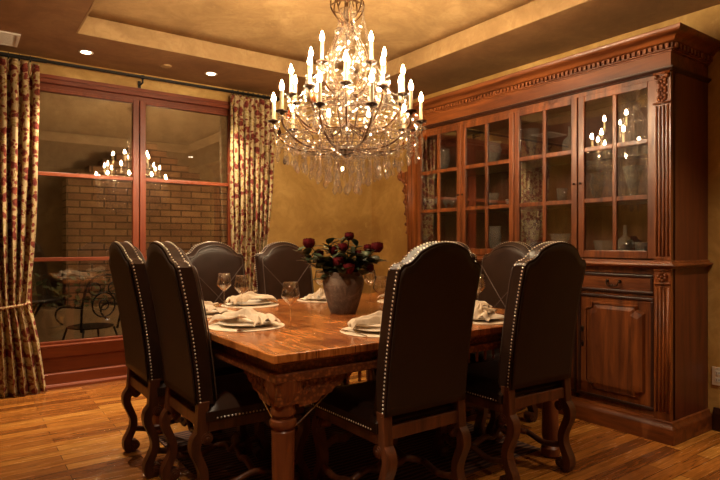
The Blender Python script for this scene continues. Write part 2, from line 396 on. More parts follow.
for k, (a, b) in enumerate(((wx0 + .07, xm - .004), (xm + .004, wx1 - .055))):
    r = thing('window_%d' % (k + 1), None, None, (0, 0, 0)); r['kind'] = 'structure'
    m = MB(); yA, yB = WY + .0, WY + .05
    st = .052; left_w = .02 if k == 0 else st; right_w = st if k == 0 else .025
    m.box(a, a + left_w, yA, yB, .352, 2.47); m.box(b - right_w, b, yA, yB, .352, 2.47)
    m.box(a + left_w, b - right_w, yA, yB, 2.44, 2.47); m.box(a + left_w, b - right_w, yA, yB, .352, .375)
    m.build('sash', 'win', r, bevel=.004)
    for zz in (1.04, 1.745):
        MB().box(a + left_w, b - right_w, yA + .002, yB - .004, zz, zz + .032).build('glazing_bar', 'winh', r, bevel=.003)
    MB().box(a + left_w, b - right_w, WY + .022, WY + .026, .375, 2.44).build('pane', 'pane', r)
# ------------------------------------------------------------------ outside
struct('ground_patio', MB().box(-3.5, 6, WY + .16, 10, -.18, -.1), 'patio')
struct('wall_patio', MB().box(-4, 7, 8.3, 8.5, -.1, 4.5), 'stucco')
m = MB(); bz = [2.04 + .085 * k for k in range(6)]; cxs = 2.0; hw = [.82, .68, .53, .38, .24, .12]
poly = [(cxs - .93, -.1), (cxs + 1.1, -.1), (cxs + 1.1, 1.955), (cxs + .95, 1.955)]
for z, h in zip(bz, hw): poly += [(cxs + h, z - .085), (cxs + h, z)]
for z, h in reversed(list(zip(bz, hw))): poly += [(cxs - h, z), (cxs - h, z - .085)]
poly += [(cxs - .93, 1.955)]
m.prism(poly, 7.45, 7.75, 'y'); tag(m.build('brick_fireplace', 'brick'), 'stepped brick chimney wall on the patio outside the windows', 'brick wall')
pl = thing('stone_planter', 'low pale stone planter of leafy plants outside the left window', 'planter', (1.0, 7.1, -.1))
MB().box(-.95, 2.0, -.14, .2, 0, .56).build('trough', 'stucco', pl, bevel=.01)
m = MB(); random.seed(3)
for k in range(420):
    x = random.uniform(-.9, 1.95); z = .56 + random.random() ** 1.4 * .38; y = random.uniform(-.14, .2)
    a = random.uniform(0, 6.28); L = random.uniform(.05, .11); d = Vector((cos(a), sin(a), random.uniform(-.2, .9))).normalized(); s = d.orthogonal().normalized() * L * .28
    p = Vector((x, y, z)); m.add([p, p + d * L * .5 + s, p + d * L, p + d * L * .5 - s], [(0, 1, 2, 3)])
o = m.build('foliage', 'patioleaf', pl); o['kind'] = 'stuff'
m = MB()
for k in range(24):
    x = random.uniform(-.9, 1.95); m.tube([(x, 0, .5), (x + random.uniform(-.1, .1), random.uniform(-.1, .15), .85)], .006, 5)
m.build('plant_stem', 'stem', pl)
def patio_chair(loc, rz, label):
    t = thing('patio_chair', label, 'patio chair', loc, rz)
    def arc(c, r, a0, a1, n=16, plane='xz'):
        return [(c[0] + r * cos(a0 + (a1 - a0) * i / n), c[1], c[2] + r * sin(a0 + (a1 - a0) * i / n)) for i in range(n + 1)]
    m = MB(); m.lathe([(.0, .44), (.21, .44), (.215, .452), (.0, .455)], 24); 
    m.build('seat', 'iron', t)
    for sx in (-1, 1):
        for sy in (-1, 1):
            MB().tube(catmull([(sx * .16, sy * .15, .44), (sx * .2, sy * .19, .25), (sx * .19, sy * .18, .1), (sx * .235, sy * .22, 0)]), .010, 6).build('leg', 'iron', t)
    m = MB(); m.tube(catmull([(-.19, .16, .42), (-.21, .22, .7), (-.15, .25, .92), (0, .26, .98), (.15, .25, .92), (.21, .22, .7), (.19, .16, .42)]), .011, 6)
    m.tube(arc((0, .235, .68), .12, 0, 2 * pi, 20), .008, 6); m.tube(arc((0, .235, .68), .05, 0, 2 * pi, 14), .007, 6)
    for sx in (-1, 1): m.tube(arc((sx * .1, .245, .84), .06, 0, 2 * pi, 14), .007, 6)
    m.build('backrest', 'iron', t)
    for sx in (-1, 1):
        pts = [(sx * .2, .2, .66)] + [(sx * .24, -.02 - .2 * cos(pi / 2 - q) * 1, .66 - .09 + .09 * cos(q)) for q in [i * .35 for i in range(0, 9)]]
        MB().tube(catmull(pts, 3), .010, 6).build('arm', 'iron', t)
    MB().tube([(.13 * cos(q), .13 * sin(q), .16) for q in [i * pi / 12 for i in range(25)]], .008, 6).build('brace', 'iron', t)
    return t
patio_chair((1.12, 6.25, -.1), radians(200), 'black wrought iron patio chair with scrolled back outside the left window')
t = thing('patio_table', 'black wrought iron patio table beside the scrolled chair outside', 'patio table', (.55, 6.58, -.1))
MB().lathe([(0, .70), (.33, .70), (.34, .72), (.33, .735), (0, .735)], 32).build('tabletop', 'iron', t)
for k in range(4):
    a = pi / 4 + k * pi / 2; MB().tube(catmull([(.22 * cos(a), .22 * sin(a), .70), (.08 * cos(a), .08 * sin(a), .4), (.24 * cos(a), .24 * sin(a), 0)]), .011, 6).build('leg', 'iron', t)
# added lantern, unseen on the outer window wall, put in to light the patio
t = thing('added_patio_lantern', 'added iron wall lantern, out of view on the outside of the window wall', 'lantern', (2.75, 5.60, 2.55))
MB().box(-.05, .05, -.16, 0, .0, .02).box(-.06, .06, -.16, -.0, .16, .18).build('frame', 'iron', t)
MB().box(-.04, .04, -.14, -.06, .02, .16).build('lamp_glass', emit('added_lantern_glow', (1, .66, .34), 14), t)
ld = bpy.data.lights.new('added_lantern_light', 'POINT'); ld.energy = 48; ld.color = (1, .68, .38); ld.shadow_soft_size = .05
lo = bpy.data.objects.new('added_lantern_light', ld); C.objects.link(lo); lo.parent = t; lo.location = (0, .12, .05)
# ------------------------------------------------------------------ recessed lamps, vent
def spot(x, y, label, power=SPOT, aim=None, size=95):
    t = thing('recessed_light', label, 'recessed light', (x, y, ZC), 0, 'recessed ceiling lights')
    MB().lathe([(.034, -.001), (.052, -.006), (.056, 0), (.034, .0)], 24, cap=False).build('trim_ring', 'white', t, smooth=True)
    MB().lathe([(0, -.0025), (.036, -.0025), (.036, .0), (0, 0)], 20, cap=False).build('bulb', 'lamp', t)
    ld = bpy.data.lights.new('spot', 'SPOT'); ld.energy = power; ld.color = (1, .79, .54); ld.spot_size = radians(size); ld.spot_blend = .8; ld.shadow_soft_size = .03
    lo = bpy.data.objects.new('spot', ld); C.objects.link(lo); lo.parent = t; lo.location = (0, 0, -.02)
    if aim: lo.rotation_euler = Vector((aim[0] - x, aim[1] - y, aim[2] - ZC)).to_track_quat('-Z', 'Y').to_euler()
spot(.848, 4.93, 'lit round recessed light in the soffit above the left window pane')
spot(1.87, 4.91, 'lit round recessed light in the soffit above the right window pane')
spot(.6, .55, 'added recessed fill light, out of view in the near soffit at the window end', 60)  # added outside the frame as fill light
spot(3.4, .70, 'added recessed fill light, out of view in the near soffit at the cabinet end', 55)  # added outside the frame to brighten the right wall and cabinet side
spot(.30, 2.05, 'added recessed light, out of view in the side soffit, turned towards the near end of the table', 75, (1.75, 2.45, .78), 62)  # added unseen accent lamp, brightens the near part of the tabletop
spot(.30, 3.35, 'added recessed light, out of view in the side soffit, turned towards the far end of the table', 75, (1.85, 3.0, .78), 62)  # added unseen accent lamp, brightens the far part of the tabletop
t = tag(MB().lathe([(0, -.012), (.042, -.010), (.05, 0), (0, 0)], 24).build('smoke_detector', 'ceil', None, smooth='auto'), 'small round ochre smoke detector on the soffit between the two lights', 'smoke detector'); t.location = (1.47, 4.91, ZC)
t = thing('ceiling_vent', 'white rectangular air vent in the ceiling soffit at upper left', 'vent', (.19, 4.93, ZC))
m = MB(); m.box(-.2, .2, -.15, -.13, -.012, 0); m.box(-.2, .2, .13, .15, -.012, 0); m.box(-.2, -.18, -.13, .13, -.012, 0); m.box(.18, .2, -.13, .13, -.012, 0); m.build('frame', 'white', t)
m = MB()
for k in range(11): m.box(-.18, .18, -.125 + k * .024, -.109 + k * .024, -.008, -.002)
m.build('grille', 'white', t)
# wall outlet
t = thing('wall_outlet', 'cream power outlet low on the wall right of the cabinet', 'outlet', (WX, 1.60, .345))
MB().box(-.006, 0, -.036, .036, -.058, .058).build('cover_plate', 'cream', t, bevel=.002)
for dz in (-.022, .022):
    o = MB().box(-.008, -.0055, -.017, .017, dz - .014, dz + .014).build('socket', 'white', t, bevel=.002)
    MB().box(-.0085, -.0079, -.008, -.005, dz - .006, dz + .006).box(-.0085, -.0079, .005, .008, dz - .006, dz + .006).build('slot', 'iron', o)
# ------------------------------------------------------------------ curtain rod and curtains
rod = thing('curtain_rod', 'dark iron curtain rod with rings across the window wall', 'curtain rod', (0, 0, 0))
ry, rz_ = 5.165, 2.652
m = MB(); m.tube([(-.6, ry, rz_), (2.62, ry, rz_)], .0135, 12); m.tube([(-.6, ry, rz_ ), (.6, ry, rz_)], .017, 12); m.build('pole', 'iron', rod, smooth='auto')
MB().lathe([(.0, 0), (.018, .0), (.018, .015), (.010, .02), (.022, .035), (.026, .055), (.016, .075), (0, .085)], 14, T=Matrix.Translation((2.61, ry, rz_)) @ Matrix.Rotation(pi / 2, 4, 'Y')).build('finial', 'iron', rod, smooth=True)
for bx in (-.2, 1.345, 2.52):
    m = MB(); m.tube([(bx, WY, rz_ - .05), (bx, ry, rz_ - .05), (bx, ry, rz_ - .016)], .008, 8); m.box(bx - .012, bx + .012, WY - .008, WY, rz_ - .10, rz_ - .01); m.tube([(bx - .012, ry, rz_), (bx + .012, ry, rz_)], .019, 12); m.build('bracket', 'iron', rod)
def ring_at(x):
    pts = [(x + .002 * cos(3 * a), ry + .023 * cos(a), rz_ - .005 + .023 * sin(a)) for a in [i * pi / 10 for i in range(21)]]
    MB().tube(pts, .0035, 6).build('ring', 'iron', rod, smooth=True)
def curtain(label, xa, xb, waist_x, waist_hw, hem_a, hem_b, waist_z, pleats, seed):
    r = random.Random(seed); t = thing('curtain', label, 'curtain', (0, 0, 0))
    nu, nv = pleats * 10, 70; ztop = rz_ - .045; m = MB(); uvs = []; vs = []
    ph = [r.uniform(-.5, .5) for _ in range(pleats + 2)]; amps = [r.uniform(.75, 1.2) for _ in range(pleats + 2)]
    for j in range(nv + 1):
        z = ztop * (1 - j / nv) + .008
        if z > waist_z:
            q = (ztop - z) / (ztop - waist_z); e = max(q, 0) ** 2.6
            a = xa * (1 - e) + (waist_x - waist_hw) * e; b = xb * (1 - e) + (waist_x + waist_hw) * e
        else:
            q = (waist_z - z) / waist_z; e = max(q, 0) ** .7
            a = (waist_x - waist_hw) * (1 - e) + hem_a * e; b = (waist_x + waist_hw) * (1 - e) + hem_b * e
        tight = max(0, 1 - abs(z - waist_z) / .22)
        for i in range(nu + 1):
            u = i / nu; k = u * pleats; ki = int(k); fr = k - ki
            am = .048 * (amps[ki] * (1 - fr) + amps[ki + 1] * fr) * (1 - .35 * tight)
            w_ = sin(2 * pi * k + .5 * sin(z * 2.2 + ph[ki]) + ph[ki] * .0)
            w_ = math.copysign(abs(w_) ** .75, w_)
            y = 5.165 + am * w_ - .01 * sin(z * 3 + k) - .03 * (z < waist_z) * (1 - z / waist_z)
            xo = a + (b - a) * u + .010 * sin(4 * pi * k + z * 1.3) + .012 * noise.noise(Vector((k * .7, z * 1.5, seed)))
            vs.append((xo, y, z)); uvs.append((u * pleats * .17, z))
    fs = []
    for j in range(nv):
        for i in range(nu): p = j * (nu + 1) + i; fs.append((p, p + 1, p + nu + 2, p + nu + 1))
    m.add(vs, fs); m.uv = uvs; o = m.build('drape', 'curtain', t, smooth=True, solid=.004)
    # pinch header
    m = MB()
    for k in range(pleats):
        x = xa + (xb - xa) * (k + .25) / pleats; m.tube([(x, 5.165 + .0, ztop - .09), (x, 5.17, ztop - .03), (x, 5.165, ztop + .012)], [.010, .019, .022], 8)
        ring_at(x)
    m.uv = [(v[0] * 3, v[2]) for v in m.v]; m.build('pinch_header', 'curtain', t, smooth=True)
    pts = [(waist_x + (waist_hw + .012) * cos(a), 5.16 + .052 * sin(a), waist_z + .018 * cos(a) + .01 * sin(a)) for a in [i * pi / 12 for i in range(25)]]
    m = MB(); m.tube(pts, .011, 8); m.uv = [(v[0] * 5, v[2] * 3) for v in m.v]
    m.build('tieback', 'curtain', t, smooth=True)
curtain('red floral cream curtain tied back at the left end of the window', -.12, .54, .27, .20, -.02, .60, .70, 9, 1)
curtain('red floral cream curtain hanging at the right end of the window beside the far chairs', 2.17, 2.60, 2.36, .15, 2.15, 2.58, .72, 8, 2)
# ------------------------------------------------------------------ china cabinet
cab = thing('china_cabinet', 'large cherry wood china cabinet with glass doors and dentil cornice on the right wall', 'china cabinet', (0, 0, 0))
ca, cb = 1.66, 4.07; fx, bx_ = 3.46, 3.945; dx = 3.495
pw = .10   # pilaster width
m = MB()
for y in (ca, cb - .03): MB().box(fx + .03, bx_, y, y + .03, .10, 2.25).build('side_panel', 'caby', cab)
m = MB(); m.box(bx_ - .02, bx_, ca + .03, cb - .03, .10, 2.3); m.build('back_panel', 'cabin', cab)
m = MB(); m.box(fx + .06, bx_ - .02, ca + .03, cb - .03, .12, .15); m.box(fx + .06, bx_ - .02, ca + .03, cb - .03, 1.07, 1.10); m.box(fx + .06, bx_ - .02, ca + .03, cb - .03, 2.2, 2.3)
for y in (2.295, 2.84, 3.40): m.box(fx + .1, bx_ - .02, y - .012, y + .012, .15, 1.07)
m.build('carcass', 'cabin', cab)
# face frames
m = MB(); m.box(dx - .005, dx + .03, ca + pw, cb - pw, 1.0, 1.045); m.box(dx - .005, dx + .03, ca + pw, cb - pw, .855, .872); m.box(dx - .005, dx + .03, ca + pw, cb - pw, .12, .165)
m.box(dx - .005, dx + .03, ca + pw, cb - pw, 2.195, 2.24)
for y in (ca + pw, 2.29, 2.834, 3.394, cb - pw - .012): m.box(dx - .005, dx + .03, y - .008, y + .02, .12, 1.045)
m.build('face_frame', 'cab', cab, bevel=.002)
def molding(name, prof, z_is_abs=True, mat='cabh', y0=ca, y1=cb, xf=fx, xb=bx_):
    """profile (projection, z) swept round front and both ends"""
    m = MB(); n = len(prof); vs = []
    for (px, py) in ((xb, -1), (xf, -1), (xf, 1), (xb, 1)):
        for pr, z in prof:
            X = xb if px == xb else xf - pr; Y = (y0 - pr) if py < 0 else (y1 + pr); vs.append((X, Y, z))
    fs = []
    for s in range(3):
        for i in range(n): j = (i + 1) % n; fs.append((s * n + i, s * n + j, (s + 1) * n + j, (s + 1) * n + i))
    fs.append(tuple(range(n))); fs.append(tuple(range(4 * n - 1, 3 * n - 1, -1)))
    m.add(vs, fs); return m.build(name, mat, cab, smooth='auto')
molding('base_plinth', [(-.05, 0), (.030, 0), (.030, .085), (.026, .095), (.016, .105), (.012, .125), (0, .13), (-.05, .13)])
molding('counter', [(-.05, 1.04), (.010, 1.04), (.014, 1.047), (.030, 1.052), (.034, 1.060), (.030, 1.068), (.012, 1.072), (.010, 1.082), (.0, 1.088), (-.05, 1.088)])
molding('frieze_board', [(-.05, 2.245), (0, 2.245), (0, 2.335), (-.05, 2.335)])
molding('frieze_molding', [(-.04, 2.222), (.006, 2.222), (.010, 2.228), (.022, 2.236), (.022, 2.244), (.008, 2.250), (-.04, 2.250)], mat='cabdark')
molding('cornice', [(-.06, 2.335), (.010, 2.335), (.010, 2.342), (.018, 2.346), (.018, 2.382), (.030, 2.386), (.040, 2.392), (.046, 2.404), (.066, 2.416), (.080, 2.420), (.092, 2.428), (.100, 2.440), (.100, 2.452), (-.06, 2.452)])
m = MB(); nd = 72
for k in range(nd):
    y = ca - .01 + (cb - ca + .02) * (k + .5) / nd; m.box(fx - .034, fx - .016, y - .010, y + .010, 2.352, 2.379)
for k in range(11):
    x = fx + .01 + k * .045
    for y in (ca - .034, cb + .016): m.box(x - .013, x + .013, y, y + .018, 2.350, 2.380)
m.build('dentil_molding', 'cabh', cab, bevel=.002)
# pilasters: fluted shaft, carved capital
for (y0, y1) in ((ca, ca + .10), (cb - .10, cb)):
    p = MB().box(fx, fx + .05, y0, y1, .13, 1.042).box(fx, fx + .05, y0, y1, 1.088, 2.225).build('pilaster', 'cab', cab)
    m = MB(); yc = (y0 + y1) / 2
    for q in range(4):
        yy = yc - .033 + q * .022
        for a, b in ((.18, .925), (1.115, 2.02)):
            m.tube([(fx - .0005, yy, a), (fx - .0005, yy, b)], .0068, 8)
    m.build('fluting', 'cab', p, smooth=True)
    m = MB(); m.box(fx - .010, fx, y0 + .004, y1 - .004, .945, .955); m.box(fx - .010, fx, y0 + .004, y1 - .004, 1.025, 1.036)
    m.box(fx - .014, fx, y0, y1 , 2.030, 2.042); m.box(fx - .014, fx, y0, y1, 2.208, 2.222)
    for (zc, zz) in ((.99, 1), (2.07, 2), (2.115, 2), (2.165, 2)):
        for k in range(7): 
            a = 2 * pi * k / 7; m.sphere((fx - .004, yc + .022 * cos(a), zc + .022 * sin(a)), .012, 8, 5, (.8, 1, 1))
        m.sphere((fx - .008, yc, zc), .010, 8, 5)
    for s in (-1, 1): m.sphere((fx - .006, yc + s * .032, 2.195), .015, 8, 5)
    m.build('capital', 'cab', p, smooth=True)
# left carved wing
m = MB(); prof = [(a_ * 1.35, z_) for a_, z_ in [(0, 1.24), (.02, 1.25), (.035, 1.29), (.022, 1.33), (.05, 1.37), (.03, 1.42), (.06, 1.47), (.045, 1.53), (.07, 1.58), (.05, 1.64), (.085, 1.69), (.06, 1.74), (.09, 1.78), (.13, 1.80), (.145, 1.84), (.12, 1.87), (.06, 1.865), (0, 1.88)]]
m.prism([(cb + a, z) for a, z in prof], fx + .03, fx + .065, 'x')
for a, z in prof[2:-2]: m.sphere((fx + .028, cb + a * .75, z), .017, 8, 5)
for z in (1.3, 1.4, 1.5, 1.6, 1.7, 1.8): m.sphere((fx + .028, cb + .02, z), .02, 8, 5, (1, 1, 1.5))
m.build('carved_bracket', 'cab', cab, smooth='auto', bevel=.003)
# doors
bays = [(1.762, 2.295), (2.295, 2.84), (2.84, 3.40), (3.40, 3.955)]
def bail(parent, x, y, z, wd=.075):
    m = MB(); m.tube(catmull([(x - .002, y - wd / 2, z + .008), (x - .018, y - wd / 2, z), (x - .022, y - wd * .35, z - .022), (x - .022, y, z - .020), (x - .022, y + wd * .35, z - .022), (x - .018, y + wd / 2, z), (x - .002, y + wd / 2, z + .008)]), .0042, 6)
    for s in (-1, 1): m.sphere((x - .003, y + s * wd / 2, z + .008), .012, 8, 5, (.4, 1, 1))
    m.sphere((x - .022, y, z - .020), .008, 8, 5, (1, 1.4, 1))
    return m.build('handle', 'metal_dark', parent, smooth=True)
for k, (a, b) in enumerate(bays):
    a += .004; b -= .004; mid = (a + b) / 2
    e = thing('glass_door', None, None); e.parent = cab
    m = MB(); zt, zb = 2.195, 1.095; st = .046
    m.box(dx - .012, dx + .012, a, a + st, zb, zt); m.box(dx - .012, dx + .012, b - st, b, zb, zt)
    m.box(dx - .012, dx + .012, a + st, b - st, zb, zb + .05); m.box(dx - .012, dx + .012, a + st, b - st, zt - .04, zt)
    m.build('door_frame', 'cab', e, bevel=.004)
    m = MB(); m.box(dx - .010, dx + .010, mid - .014, mid + .014, zb + .05, zt - .04)
    for z in (1.465, 1.812): m.box(dx - .010, dx + .010, a + st, mid - .014, z, z + .030); m.box(dx - .010, dx + .010, mid + .014, b - st, z, z + .030)
    m.build('muntin', 'cab', e, bevel=.003)
    MB().box(dx - .001, dx + .002, a + st, b - st, zb + .05, zt - .04).build('pane', 'cabpane', e)
    yk = b - .02 if k % 2 == 0 else a + .02
    MB().sphere((dx - .022, yk, 1.60), .008, 8, 6).tube([(dx - .011, yk, 1.60), (dx - .02, yk, 1.60)], .004, 6).build('knob', 'metal_dark', e, smooth=True)
    # drawer
    d = MB().box(dx - .016, dx + .01, a + .006, b - .006, .880, .992).build('drawer', 'cabh', cab, bevel=.004)
    m = MB(); 
    for (u0, u1, z0, z1) in ((a + .006, b - .006, .978, .996), (a + .006, b - .006, .876, .894), (a + .006, a + .024, .894, .978), (b - .024, b - .006, .894, .978)): m.box(dx - .024, dx - .014, u0, u1, z0, z1)
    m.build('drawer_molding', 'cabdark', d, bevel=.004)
    bail(d, dx - .018, mid, .940, .085)
    # lower door
    d = MB().box(dx - .012, dx + .01, a + .004, b - .004, .168, .852).build('lower_door', 'cab', cab, bevel=.003)
    m = MB()
    for (u0, u1, z0, z1) in ((a + .004, b - .004, .834, .854), (a + .004, b - .004, .165, .185), (a + .004, a + .024, .185, .834), (b - .024, b - .004, .185, .834)): m.box(dx - .022, dx - .010, u0, u1, z0, z1)
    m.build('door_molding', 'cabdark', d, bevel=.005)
    def oct_(i, c):
        y0, y1, z0, z1 = a + i, b - i, .165 + i * .9, .855 - i * .9
        return [(y0 + c, z0), (y1 - c, z0), (y1 - c, z0 + c * .55), (y1, z0 + c), (y1, z1 - c), (y1 - c, z1 - c * .55), (y1 - c, z1), (y0 + c, z1), (y0 + c, z1 - c * .55), (y0, z1 - c), (y0, z0 + c), (y0 + c, z0 + c * .55)]
    o1, o2, o3 = oct_(.058, .045), oct_(.070, .045), oct_(.105, .045)
    m = MB(); n = len(o1); vs = [(dx - .012, y, z) for y, z in o1] + [(dx - .028, y, z) for y, z in o2] + [(dx - .016, y, z) for y, z in o2] + [(dx - .026, y, z) for y, z in o3]
    fs = []
    for s in range(3):
        for i in range(n): j = (i + 1) % n; fs.append((s * n + i, s * n + j, (s + 1) * n + j, (s + 1) * n + i))
    fs.append(tuple(3 * n + i for i in range(n))); m.add(vs, fs); m.build('raised_panel', 'cab', d)
    yk = b - .035 if k % 2 == 0 else a + .035
    m = MB(); m.tube(catmull([(dx - .012, yk, .60), (dx - .03, yk, .59), (dx - .03, yk, .53), (dx - .012, yk, .52)]), .004, 6); m.sphere((dx - .014, yk, .61), .012, 8, 5, (.5, 1, 1.8)); m.sphere((dx - .014, yk, .51), .012, 8, 5, (.5, 1, 1.8)); m.build('handle', 'metal_dark', d, smooth=True)
for z in (1.468, 1.816): MB().box(fx + .09, bx_ - .02, ca + .03, cb - .03, z, z + .018).build('shelf', 'cabin', cab)
# glassware in the cabinet
S1, S2, S3 = 1.10, 1.486, 1.834
def ware(name, prof, seg, y, z, x, label, cat, mat='cutglass', group=None, handle=False, smooth=False):
    t = thing(name, label, cat, (x, y, z), 0, group)
    m = MB(); inner = [(max(r - .004, .001), h) for r, h in prof if h > .012][::-1]
    m.lathe(prof + inner, seg, cap=False); m.lathe([(0, .0), (prof[0][0], .0)], seg, cap=False); m.lathe([(0, .011), (prof[0][0] * .9, .011)], seg, cap=False)
    m.build('body', mat, t, smooth=smooth)
    if handle:
        H = prof[-1][1]; R = max(r for r, h in prof)
        MB().tube(catmull([(0, R * .8, H * .85), (0, R * 1.5, H * .8), (0, R * 1.6, H * .5), (0, R * .95, H * .3)]), .005, 6).build('handle', mat, t, smooth=True)
    return t
vase_p = lambda h, r: [(r * .6, 0), (r * .65, .01), (r * .5, h * .12), (r * .85, h * .4), (r, h * .62), (r * .85, h * .82), (r * .75, h * .9), (r * 1.0, h)]
cup_p = lambda h, r: [(r * .7, 0), (r * .75, .01), (r * .85, h * .4), (r, h)]
flare_p = lambda h, r: [(r * .55, 0), (r * .5, .01), (r * .55, h * .3), (r * .75, h * .6), (r * 1.1, h)]
gob_p = lambda h, r: [(r * .8, 0), (r * .7, .004), (.006, .012), (.005, h * .4), (r * .7, h * .5), (r, h * .72), (r * .85, h)]
bowl_p = lambda h, r: [(r * .4, 0), (r * .4, .01), (r * .8, h * .35), (r, h * .7), (r * 1.05, h)]
dec_p = lambda h, r: [(r, 0), (r, h * .35), (r * .85, h * .48), (r * .25, h * .6), (r * .2, h * .85), (r * .32, h * .88)]
def rayY(px, X):
    u = (px - 360) / 566; return X * (.813 - .582 * u) / (.582 + .813 * u)
def W(px, X, z, kind, h, r, label, cat, name, seg=12, **k):
    return ware(name, kind(h, r), seg, rayY(px, X), z, X, label, cat, **k)
W(444, 3.68, S3, vase_p, .22, .06, 'etched glass vase on the top shelf behind the leftmost door', 'vase', 'glass_vase')
W(494, 3.66, S3, vase_p, .20, .065, 'round cut crystal vase on the top shelf behind the second door from the left', 'vase', 'glass_vase', seg=14)
W(531, 3.68, S3, flare_p, .25, .06, 'tall etched vase on the top shelf behind the third door, left column', 'vase', 'glass_vase')
W(570, 3.66, S3, dec_p, .24, .055, 'slim crystal decanter on the top shelf behind the third door, right column', 'decanter', 'decanter')
gx = [(424, 3.62), (431, 3.70), (438, 3.62), (446, 3.64), (452, 3.72), (459, 3.62)]
gl = ['first small goblet from the left end of the middle shelf behind the leftmost door', 'second small goblet from the left end of the middle shelf behind the leftmost door', 'third small goblet from the left end of the middle shelf, leftmost door', 'fourth small goblet from the left end of the middle shelf, leftmost door', 'fifth small goblet on the middle shelf behind the leftmost door', 'sixth small goblet on the middle shelf, nearest the second door']
for (px, X), l in zip(gx, gl): W(px, X, S2, gob_p, .125, .033, l, 'goblet', 'goblet', 16, group='goblets on the middle shelf')
W(493, 3.64, S2, bowl_p, .12, .05, 'small glass jug with handle on the middle shelf behind the second door', 'jug', 'glass_jug', handle=True)
W(509, 3.66, S2, cup_p, .06, .03, 'short glass tumbler on the middle shelf beside the small jug', 'tumbler', 'tumbler')
W(529, 3.68, S2, dec_p, .26, .05, 'crystal decanter on the middle shelf behind the third door, left column', 'decanter', 'decanter')
W(562, 3.66, S2, cup_p, .11, .04, 'cut glass tumbler on the middle shelf behind the third door, right column', 'tumbler', 'tumbler')
W(597, 3.68, S2, vase_p, .2, .05, 'crystal vase on the middle shelf behind the nearest door, left column', 'vase', 'glass_vase')
W(633, 3.68, S2, flare_p, .22, .06, 'flared crystal vase on the middle shelf behind the nearest door, right column', 'vase', 'glass_vase')
W(424, 3.66, S1, gob_p, .16, .04, 'stemmed glass on the bottom shelf behind the leftmost door, left column', 'goblet', 'goblet', 16)
W(447, 3.66, S1, cup_p, .10, .035, 'cut tumbler on the bottom shelf behind the leftmost door, right column', 'tumbler', 'tumbler')
W(455, 3.72, S1, cup_p, .10, .035, 'second cut tumbler on the bottom shelf next to the second door', 'tumbler', 'tumbler')
W(495, 3.62, S1, vase_p, .23, .055, 'tall cut crystal vase on the bottom shelf behind the second door', 'vase', 'glass_vase', seg=14)
W(532, 3.64, S1, flare_p, .27, .07, 'large etched crystal vase on the bottom shelf behind the third door, left column', 'vase', 'glass_vase', seg=16)
W(560, 3.60, S1, flare_p, .16, .07, 'wide cut crystal ice bucket on the bottom shelf behind the third door', 'ice bucket', 'ice_bucket', seg=14)
W(604, 3.62, S1, bowl_p, .11, .065, 'round cut glass bowl on the bottom shelf behind the nearest door', 'bowl', 'glass_bowl', seg=14)
W(625, 3.62, S1, dec_p, .24, .052, 'crystal decanter on the bottom shelf behind the nearest door', 'decanter', 'decanter', seg=10)
W(641, 3.60, S1, cup_p, .10, .038, 'cut tumbler on the bottom shelf nearest the fluted pilaster', 'tumbler', 'tumbler')
# ------------------------------------------------------------------ rug
tag(MB().box(1.0, 2.75, 2.05, 3.55, 0, .008).build('rug', 'rug'), 'dark striped rug on the floor beneath the dining table', 'rug')
# ------------------------------------------------------------------ dining table
TX0, TX1, TY0, TY1, TZ = .955, 2.80, 1.88, 3.72, .78
tcx, tcy = (TX0 + TX1) / 2, (TY0 + TY1) / 2
tab = thing('dining_table', 'large square carved wooden dining table under the chandelier', 'dining table', (tcx, tcy, 0))
hx, hy = (TX1 - TX0) / 2, (TY1 - TY0) / 2
def ringbox(m, ix, iy, z0, z1, th=.03, ho=0):
    a, b = hx - ix, hy - iy
    m.box(-a, a, -b, -b + th, z0, z1); m.box(-a, a, b - th, b, z0, z1); m.box(-a, -a + th, -b + th, b - th, z0, z1); m.box(a - th, a, -b + th, b - th, z0, z1)
MB().box(-hx, hx, -hy, hy, TZ - .032, TZ).build('tabletop', 'top', tab, bevel=.004)
m = MB(); ringbox(m, .028, .028, .735, TZ - .033, .03); m.build('edge_molding', 'tabw', tab, bevel=.003)
m = MB(); ringbox(m, .05, .05, .69, .735, .03); m.build('carved_frieze', 'carved', tab)
m = MB(); ringbox(m, .022, .022, .665, .70, .06); m.build('carved_rail', 'carved', tab, bevel=.005)
m = MB()
for s in (-1, 1): # rosettes on the frieze, near side and left side
    for k in range(26):
        x = -hx + .34 + k * .047
        if x > hx - .3: break
        zc = .717; y = s * (hy - .05)
        for (dx_, dz_) in ((.012, 0), (-.012, 0), (0, .010), (0, -.010)): m.sphere((x + dx_, y, zc + dz_), .011, 6, 4, (1, .5, .8))
        m.sphere((s * (hx - .05), x * hy / hx, zc), .012, 6, 4, (.5, 1, 1))
m.build('rosette_pattern', 'tabw', tab, smooth=True)
legp = [(.034, 0), (.05, .012), (.05, .05), (.036, .065), (.040, .09), (.047, .12), (.043, .26), (.045, .44), (.0465, .47), (.040, .478), (.050, .486), (.054, .500), (.050, .514), (.038, .520), (.036, .528), (.048, .534), (.050, .545), (.046, .555), (.046, .575), (.058, .60), (.064, .63), (.064, .67)]
